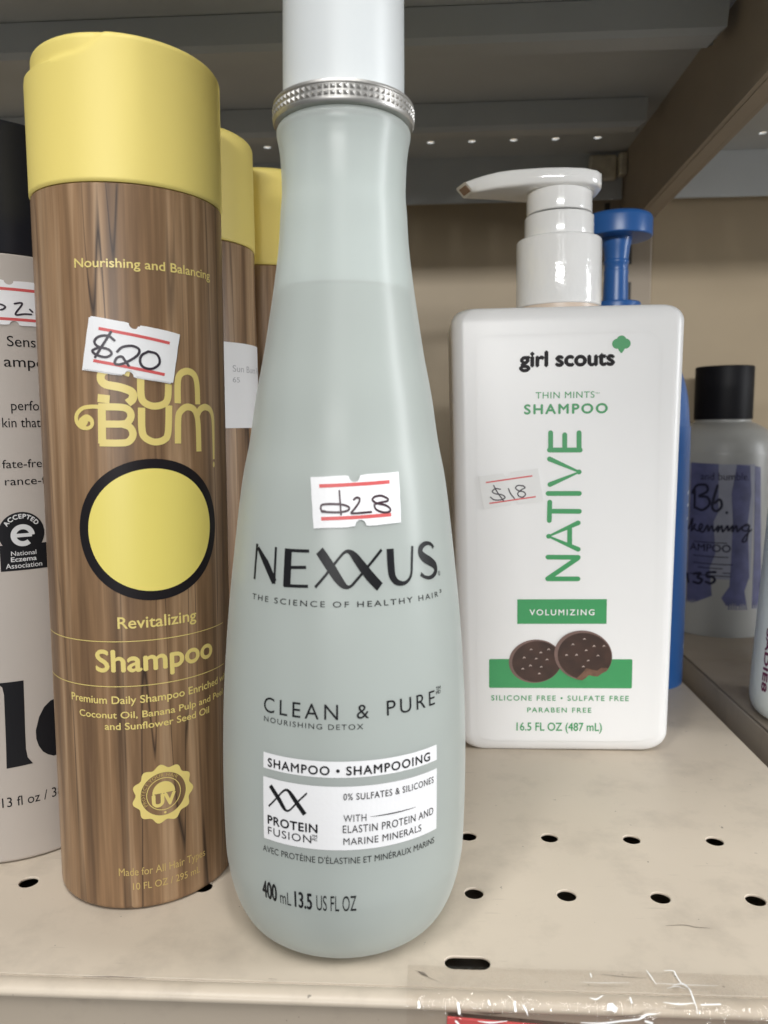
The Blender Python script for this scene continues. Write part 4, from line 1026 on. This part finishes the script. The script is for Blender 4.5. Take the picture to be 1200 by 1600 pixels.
hd = sharp(from_bm('pump_head', pump_head(), M['pump'], pump), 50)
bm = bmesh.new(); qv = []
for dx in (-0.00025, 0.0004):
    for yy, zr in ((-0.72, -0.62), (0.62, -0.62), (0.62, 0.5), (-0.72, 0.5)):
        qv.append(bm.verts.new((-0.0385 + dx + 0.0017 * (1 - yy) + 0.0017 * (1 - zr) - 0.002, 0.0046 * yy, 0.22145 + 0.00205 * zr)))
bm.faces.new(qv[:4][::-1]); bm.faces.new(qv[4:])
for i in range(4): bm.faces.new((qv[i], qv[(i + 1) % 4], qv[4 + (i + 1) % 4], qv[4 + i]))
from_bm('nozzle_opening', bm, M['nozzle'], pump)

# ------------------------------------------------------------------ blue bottle behind it
bl_ = thing('blue_bottle', 'blue bottle with a round blue knob, mostly hidden behind the white pump bottle', 'bottle', (.0911, .385, 0.0002))
bp_ = [(0.75, 0.0), (0.94, 0.001), (1.0, 0.004), (1.0, 0.115), (0.985, 0.128), (0.93, 0.145), (0.78, 0.160), (0.55, 0.170), (0.36, 0.175), (0.34, 0.180)]
bm = bmesh.new(); add_lathe(bm, [(r * 0.0372, z) for r, z in smooth_profile(bp_, 4)], 96, 0, 0, True, True, 1.0, 0.60); sharp(from_bm('body', bm, M['blue'], bl_), 50)
bm = bmesh.new(); add_lathe(bm, rounded(0.0118, 0.1800, 0.1866, 0.0004, 0.0008), 64); sharp(from_bm('collar', bm, M['blue'], bl_), 50)
bm = bmesh.new(); add_lathe(bm, [(0.0060, 0.1864), (0.0056, 0.199), (0.0058, 0.2015), (0.0055, 0.2018), (0.0055, 0.2045), (0.0059, 0.2050), (0.0059, 0.2062), (0.0056, 0.2066), (0.0062, 0.2120), (0.0072, 0.2165), (0.0072, 0.2172)], 64); sharp(from_bm('stem', bm, M['blue'], bl_), 40)
bm = bmesh.new(); add_lathe(bm, rounded(0.0163, 0.2165, 0.2270, 0.0008, 0.0026, 6), 96); sharp(from_bm('knob', bm, M['blue'], bl_), 50)
def ell(z0): return None
class Ell:
    rad = None
    def __call__(self, u, v, lift):
        a = u / 30.0; return ((0.0372 + lift) * math.sin(a), -(0.0372 * 0.60 + lift) * math.cos(a), v / 1000)
ES = Ell(); 
for pts, w in (([(44.2, 34), (44.2, 19)], 2.8), ([(38.5, 35), (39.4, 28), (39.4, 18)], 3.4), ([(36, 95), (45, 97)], 1.6), ([(36, 82.5), (44.5, 84)], 1.2), ([(36, 89), (41, 90)], 1.0)):
    p = Print(ES, 0.0001, 1.5); p.ribbon(pts, w, True, False); p.build('pale_print', 'bluewhite', bl_)

# ------------------------------------------------------------------ milky bottle with the black cap, on the next bay
bb = thing('milky_bottle', 'milky round-shouldered bottle with a square black cap and violet label', 'bottle', (.1845, .493, 0.0002))
bm = bmesh.new(); add_lathe(bm, smooth_profile([(.026, 0), (.0295, .001), (.031, .004), (.031, .05), (.031, .105), (.0306, .112), (.0288, .119), (.0250, .1245), (.0195, .1280), (.0165, .1292), (.0160, .1310)], 5), 128); sharp(from_bm('body', bm, M['milky'], bb), 50)
bm = bmesh.new(); add_lathe(bm, rounded(0.0168, 0.1308, 0.1632, 0.0004, 0.0006), 128)
for v in bm.verts:
    r = math.hypot(v.co.x, v.co.y)
    if r > 0.0167:
        a = math.atan2(v.co.y, v.co.x); k = 1 + 0.008 * math.cos(64 * a); v.co.x *= k; v.co.y *= k
sharp(from_bm('cap', bm, M['mattecap'], bb), 50)
BS = Cyl(0.031, 31.0)
q = S_['bl']; p = Print(BS, 0.00006); p.poly([(-30, 35.5), (8.6, 35.5), (8.6, 104.5), (-30, 104.5)]); lab = p.build('label', 'bblabel', bb)
p = Print(BS, 0.00010)
for k in ('pA', 'pB', 'pC'):
    pts = S_[k]
    if k == 'pC': pts = [(u, v) for u, v in pts]
    p.poly(pts)
p.build('violet_blot', 'bbpurple', lab)
p = Print(BS, 0.00015); lay_text(p, 'bb', ['and bumble.', 'AMPOO'])
for i, (u0, u1, v) in enumerate(((-25, -6, 57.5), (-25, -5, 49.0), (-25, -2.5, 44.6), (-22, -8, 42), (-8, -3.5, 38.8 + 0.6), (-27, -3, 30.5 + 7))): p.ribbon([(u0, v), (u1, v)], 0.55, False, False)
p.build('lettering', 'bbink', lab)
p = Print(BS, 0.00018)
for k in ('bB', 'bb', 'bk', 'bh', 'bh3', 'bh5'): p.ribbon(S_[k], 1.5 if k != 'bk' else 1.1)
p.disc(S_['bdot'][0], 0.8); p.build('script_lettering', 'bbink', lab)

# ------------------------------------------------------------------ mint bottle at the right edge
sd = thing('mint_bottle', 'pale mint tapering bottle with plum sideways lettering at the right edge', 'bottle', (.1772, .335, 0.0002))
def sad_r(z): return 0.0330 if z < 0.012 else 0.0330 - 0.052 * (z - 0.012) - 0.0 * z
sp_ = [(.027, 0), (.031, .0015), (.0328, .005), (.0330, .012)] + [(sad_r(z), z) for z in (.03, .06, .09, .11)] + [(.0255, .125), (.019, .138), (.011, .146)]
bm = bmesh.new(); add_lathe(bm, smooth_profile(sp_, 4), 128); sharp(from_bm('body', bm, M['mint'], sd), 50)
bm = bmesh.new(); add_lathe(bm, rounded(0.0125, 0.1462, 0.172, 0.0004, 0.001), 64); sharp(from_bm('cap', bm, M['mint'], sd), 50)
SDS = Cyl(sad_r, 30.0)
sdx = SADX
p = Print(SDS, 0.00008)
p.text('SADIE8', 0, 0, sdx[2], 0, sdx[3], 0.045, '', 1.0, lambda x, y: (sdx[0] + y + x * 0.0 + 0.18 * 0, sdx[1] - x))
p.build('sideways_lettering', 'plum', sd)

# ------------------------------------------------------------------ warm white bottle at the left edge
lf = thing('pale_bottle', 'warm white round bottle with a black cap and dark lettering at the left edge', 'bottle', (-.135, .238, 0.0002))
bm = bmesh.new(); add_lathe(bm, rounded(0.030, 0.0, 0.1775, 0.0012, 0.0006), 128); sharp(from_bm('body', bm, M['pinkwhite'], lf), 50)
bm = bmesh.new(); add_lathe(bm, rounded(0.0294, 0.1777, 0.2135, 0.0003, 0.0008), 128); sharp(from_bm('cap', bm, M['blackcap'], lf), 50)
LS = Cyl(0.030, 30.0)
p = Print(LS, 0.00007); lay_text(p, 'left', ['Sensitive', 'ampoo', 'performance', 'kin that', 'fate-free', 'rance-free', '13 fl oz / 384 mL']); p.build('lettering', 'ink', lf)
p = Print(LS, 0.00007); p.poly(S_['nn'][::-1]); oo = S_['oo']
p.poly(oo + [(oo[-1][0] + 5, oo[-1][1] - 0.2), (oo[-1][0] + 8, (oo[0][1] + oo[-1][1]) / 2), (oo[-1][0] + 5, oo[0][1] + 1.0)])
p.build('brand_lettering', 'ink', lf)
q = S_['badge']; bc = q[0]; br0 = abs(q[2][1] - q[0][1])
p = Print(LS, 0.00006)
p.poly([(bc[0] + br0 * 1.0 * math.cos(a), bc[1] + br0 * math.sin(a)) for a in np.linspace(-0.62, PI + 0.62, 40)])
p.lift = 0.00006
p.poly([(bc[0] - br0 * 0.98, q[4][1]), (bc[0] + br0 * 1.1, q[4][1]), (bc[0] + br0 * 1.1, q[3][1]), (bc[0] - br0 * 0.98, q[3][1])])
bd = p.build('seal', 'ink', lf)
p = Print(LS, 0.00014); lay_text(p, 'left', ['National', 'Eczema', 'Association'])
ra = br0 * 0.70; p.text('ACCEPTED', 0, 0, ra * 2.1, 0, br0 * 0.20, 0.03, '', 1.15, arc_warp(bc, ra, PI / 2 + 1.05))
e = S_['ee']; ew = abs(e[1][0] - e[0][0]); ec = ((e[0][0] + e[1][0]) / 2, e[0][1])
re = br0 * 0.40
pts = [(ec[0] + re * math.cos(a), ec[1] + re * math.sin(a)) for a in np.linspace(0.0, 1.72 * PI, 30)]
p.ribbon([(ec[0] - re, ec[1])] + [(ec[0] + re * 0.98, ec[1])], br0 * 0.17, False, False)
p.ribbon(pts, br0 * 0.24, False, False)
p.build('seal_lettering', 'silver', bd)
tl, tr, br_, bl = S_['lstk']
vt = (tl[1] + tr[1]) / 2
sticker(LS, lf, [(tl[0] + 1.5, vt + 0.2), (tl[0] + 17.5, vt - 0.8), (tl[0] + 17.2, vt - 13.6), (tl[0] + 1.2, vt - 12.6)] if False else LSTK, LRED, ['q1', 'q2', 'q3'], 'pen', 0.5)

# ------------------------------------------------------------------ clear film and red card on the shelf front
fm = thing('clear_tape', 'crinkled clear plastic film taped over the front edge of the shelf', 'tape', (-0.0048, 0, 0))
rnd = random.Random(3)
bm = bmesh.new(); nx_, path = 60, []
path = [(0.1712, 0.00035), (0.1690, 0.00045), (0.1665, 0.0006), (0.1640, 0.0012), (0.1615, 0.0015), (0.1592, 0.0010), (0.1584, -0.0006), (0.1580, -0.003), (0.1577, -0.007), (0.1574, -0.012), (0.1570, -0.020), (0.1566, -0.032)]
grid = []
for i in range(nx_ + 1):
    x = 0.132 * i / nx_; col = []
    for j, (y, z) in enumerate(path):
        k = min(1, j / 5) * (0.3 if i < 2 else 1)
        w = (math.sin(x * 210 + j * 1.3) + math.sin(x * 95 - j * 0.9 + 1) + rnd.uniform(-1, 1) * 0.8) * 0.00022 * k
        col.append(bm.verts.new((x, y - abs(w) * 0.9, z + abs(w) * 0.5)))
    grid.append(col)
for i in range(nx_):
    for j in range(len(path) - 1): bm.faces.new((grid[i][j], grid[i][j + 1], grid[i + 1][j + 1], grid[i + 1][j]))
fo = from_bm('film', bm, M['film'], fm)
for pl in fo.data.polygons: pl.use_smooth = True
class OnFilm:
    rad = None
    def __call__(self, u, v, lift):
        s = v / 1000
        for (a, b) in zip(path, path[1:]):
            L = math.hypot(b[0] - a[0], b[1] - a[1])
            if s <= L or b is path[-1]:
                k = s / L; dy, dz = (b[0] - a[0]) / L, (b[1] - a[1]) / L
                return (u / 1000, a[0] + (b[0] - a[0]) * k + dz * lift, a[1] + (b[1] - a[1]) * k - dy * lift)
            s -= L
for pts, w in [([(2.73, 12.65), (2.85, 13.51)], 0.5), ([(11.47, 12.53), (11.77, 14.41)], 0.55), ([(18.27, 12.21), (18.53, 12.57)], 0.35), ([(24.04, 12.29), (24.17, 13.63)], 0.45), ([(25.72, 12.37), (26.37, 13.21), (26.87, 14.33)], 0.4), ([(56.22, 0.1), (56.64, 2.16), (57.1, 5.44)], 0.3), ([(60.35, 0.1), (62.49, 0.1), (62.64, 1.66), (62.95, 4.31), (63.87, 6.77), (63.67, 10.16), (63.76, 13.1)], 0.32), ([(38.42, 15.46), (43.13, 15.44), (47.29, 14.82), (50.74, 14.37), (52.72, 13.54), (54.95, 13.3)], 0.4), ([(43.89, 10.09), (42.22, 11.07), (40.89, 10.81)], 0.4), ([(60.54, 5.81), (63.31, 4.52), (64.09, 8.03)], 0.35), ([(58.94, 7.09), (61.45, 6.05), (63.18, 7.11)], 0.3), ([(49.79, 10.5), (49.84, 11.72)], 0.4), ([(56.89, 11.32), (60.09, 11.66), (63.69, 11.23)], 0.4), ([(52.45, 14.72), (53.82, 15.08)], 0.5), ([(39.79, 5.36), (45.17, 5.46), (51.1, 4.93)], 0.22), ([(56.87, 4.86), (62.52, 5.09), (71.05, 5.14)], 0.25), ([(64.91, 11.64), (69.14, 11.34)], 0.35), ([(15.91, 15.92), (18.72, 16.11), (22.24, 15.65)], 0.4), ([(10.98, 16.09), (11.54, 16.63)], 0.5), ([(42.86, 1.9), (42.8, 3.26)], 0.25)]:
    p = Print(OnFilm(), 0.0005); p.ribbon(pts, [w * 0.35] + [w] * (len(pts) - 2) + [w * 0.35] if len(pts) > 2 else w); p.build('painted_glint', 'painted_glint', fm)  # painted glint strokes laid over the film
p = Print(OnFilm(), 0.0005); p.poly([(44.08, 13.06), (45.06, 12.91), (46.12, 13.37), (46.64, 12.38), (45.63, 11.87), (44.47, 12.06)]); p.build('painted_glint', 'painted_glint', fm)
rc = thing('price_card', 'red price card behind the clear film on the shelf front', 'card', (0.0043, 0.1590, -0.0028), (0, 0.06, 0))
bm = bmesh.new(); add_box(bm, 0, 0.080, -0.0003, 0.0003, -0.034, 0.0, 0.0001); from_bm('card', bm, M['redcard'], rc)
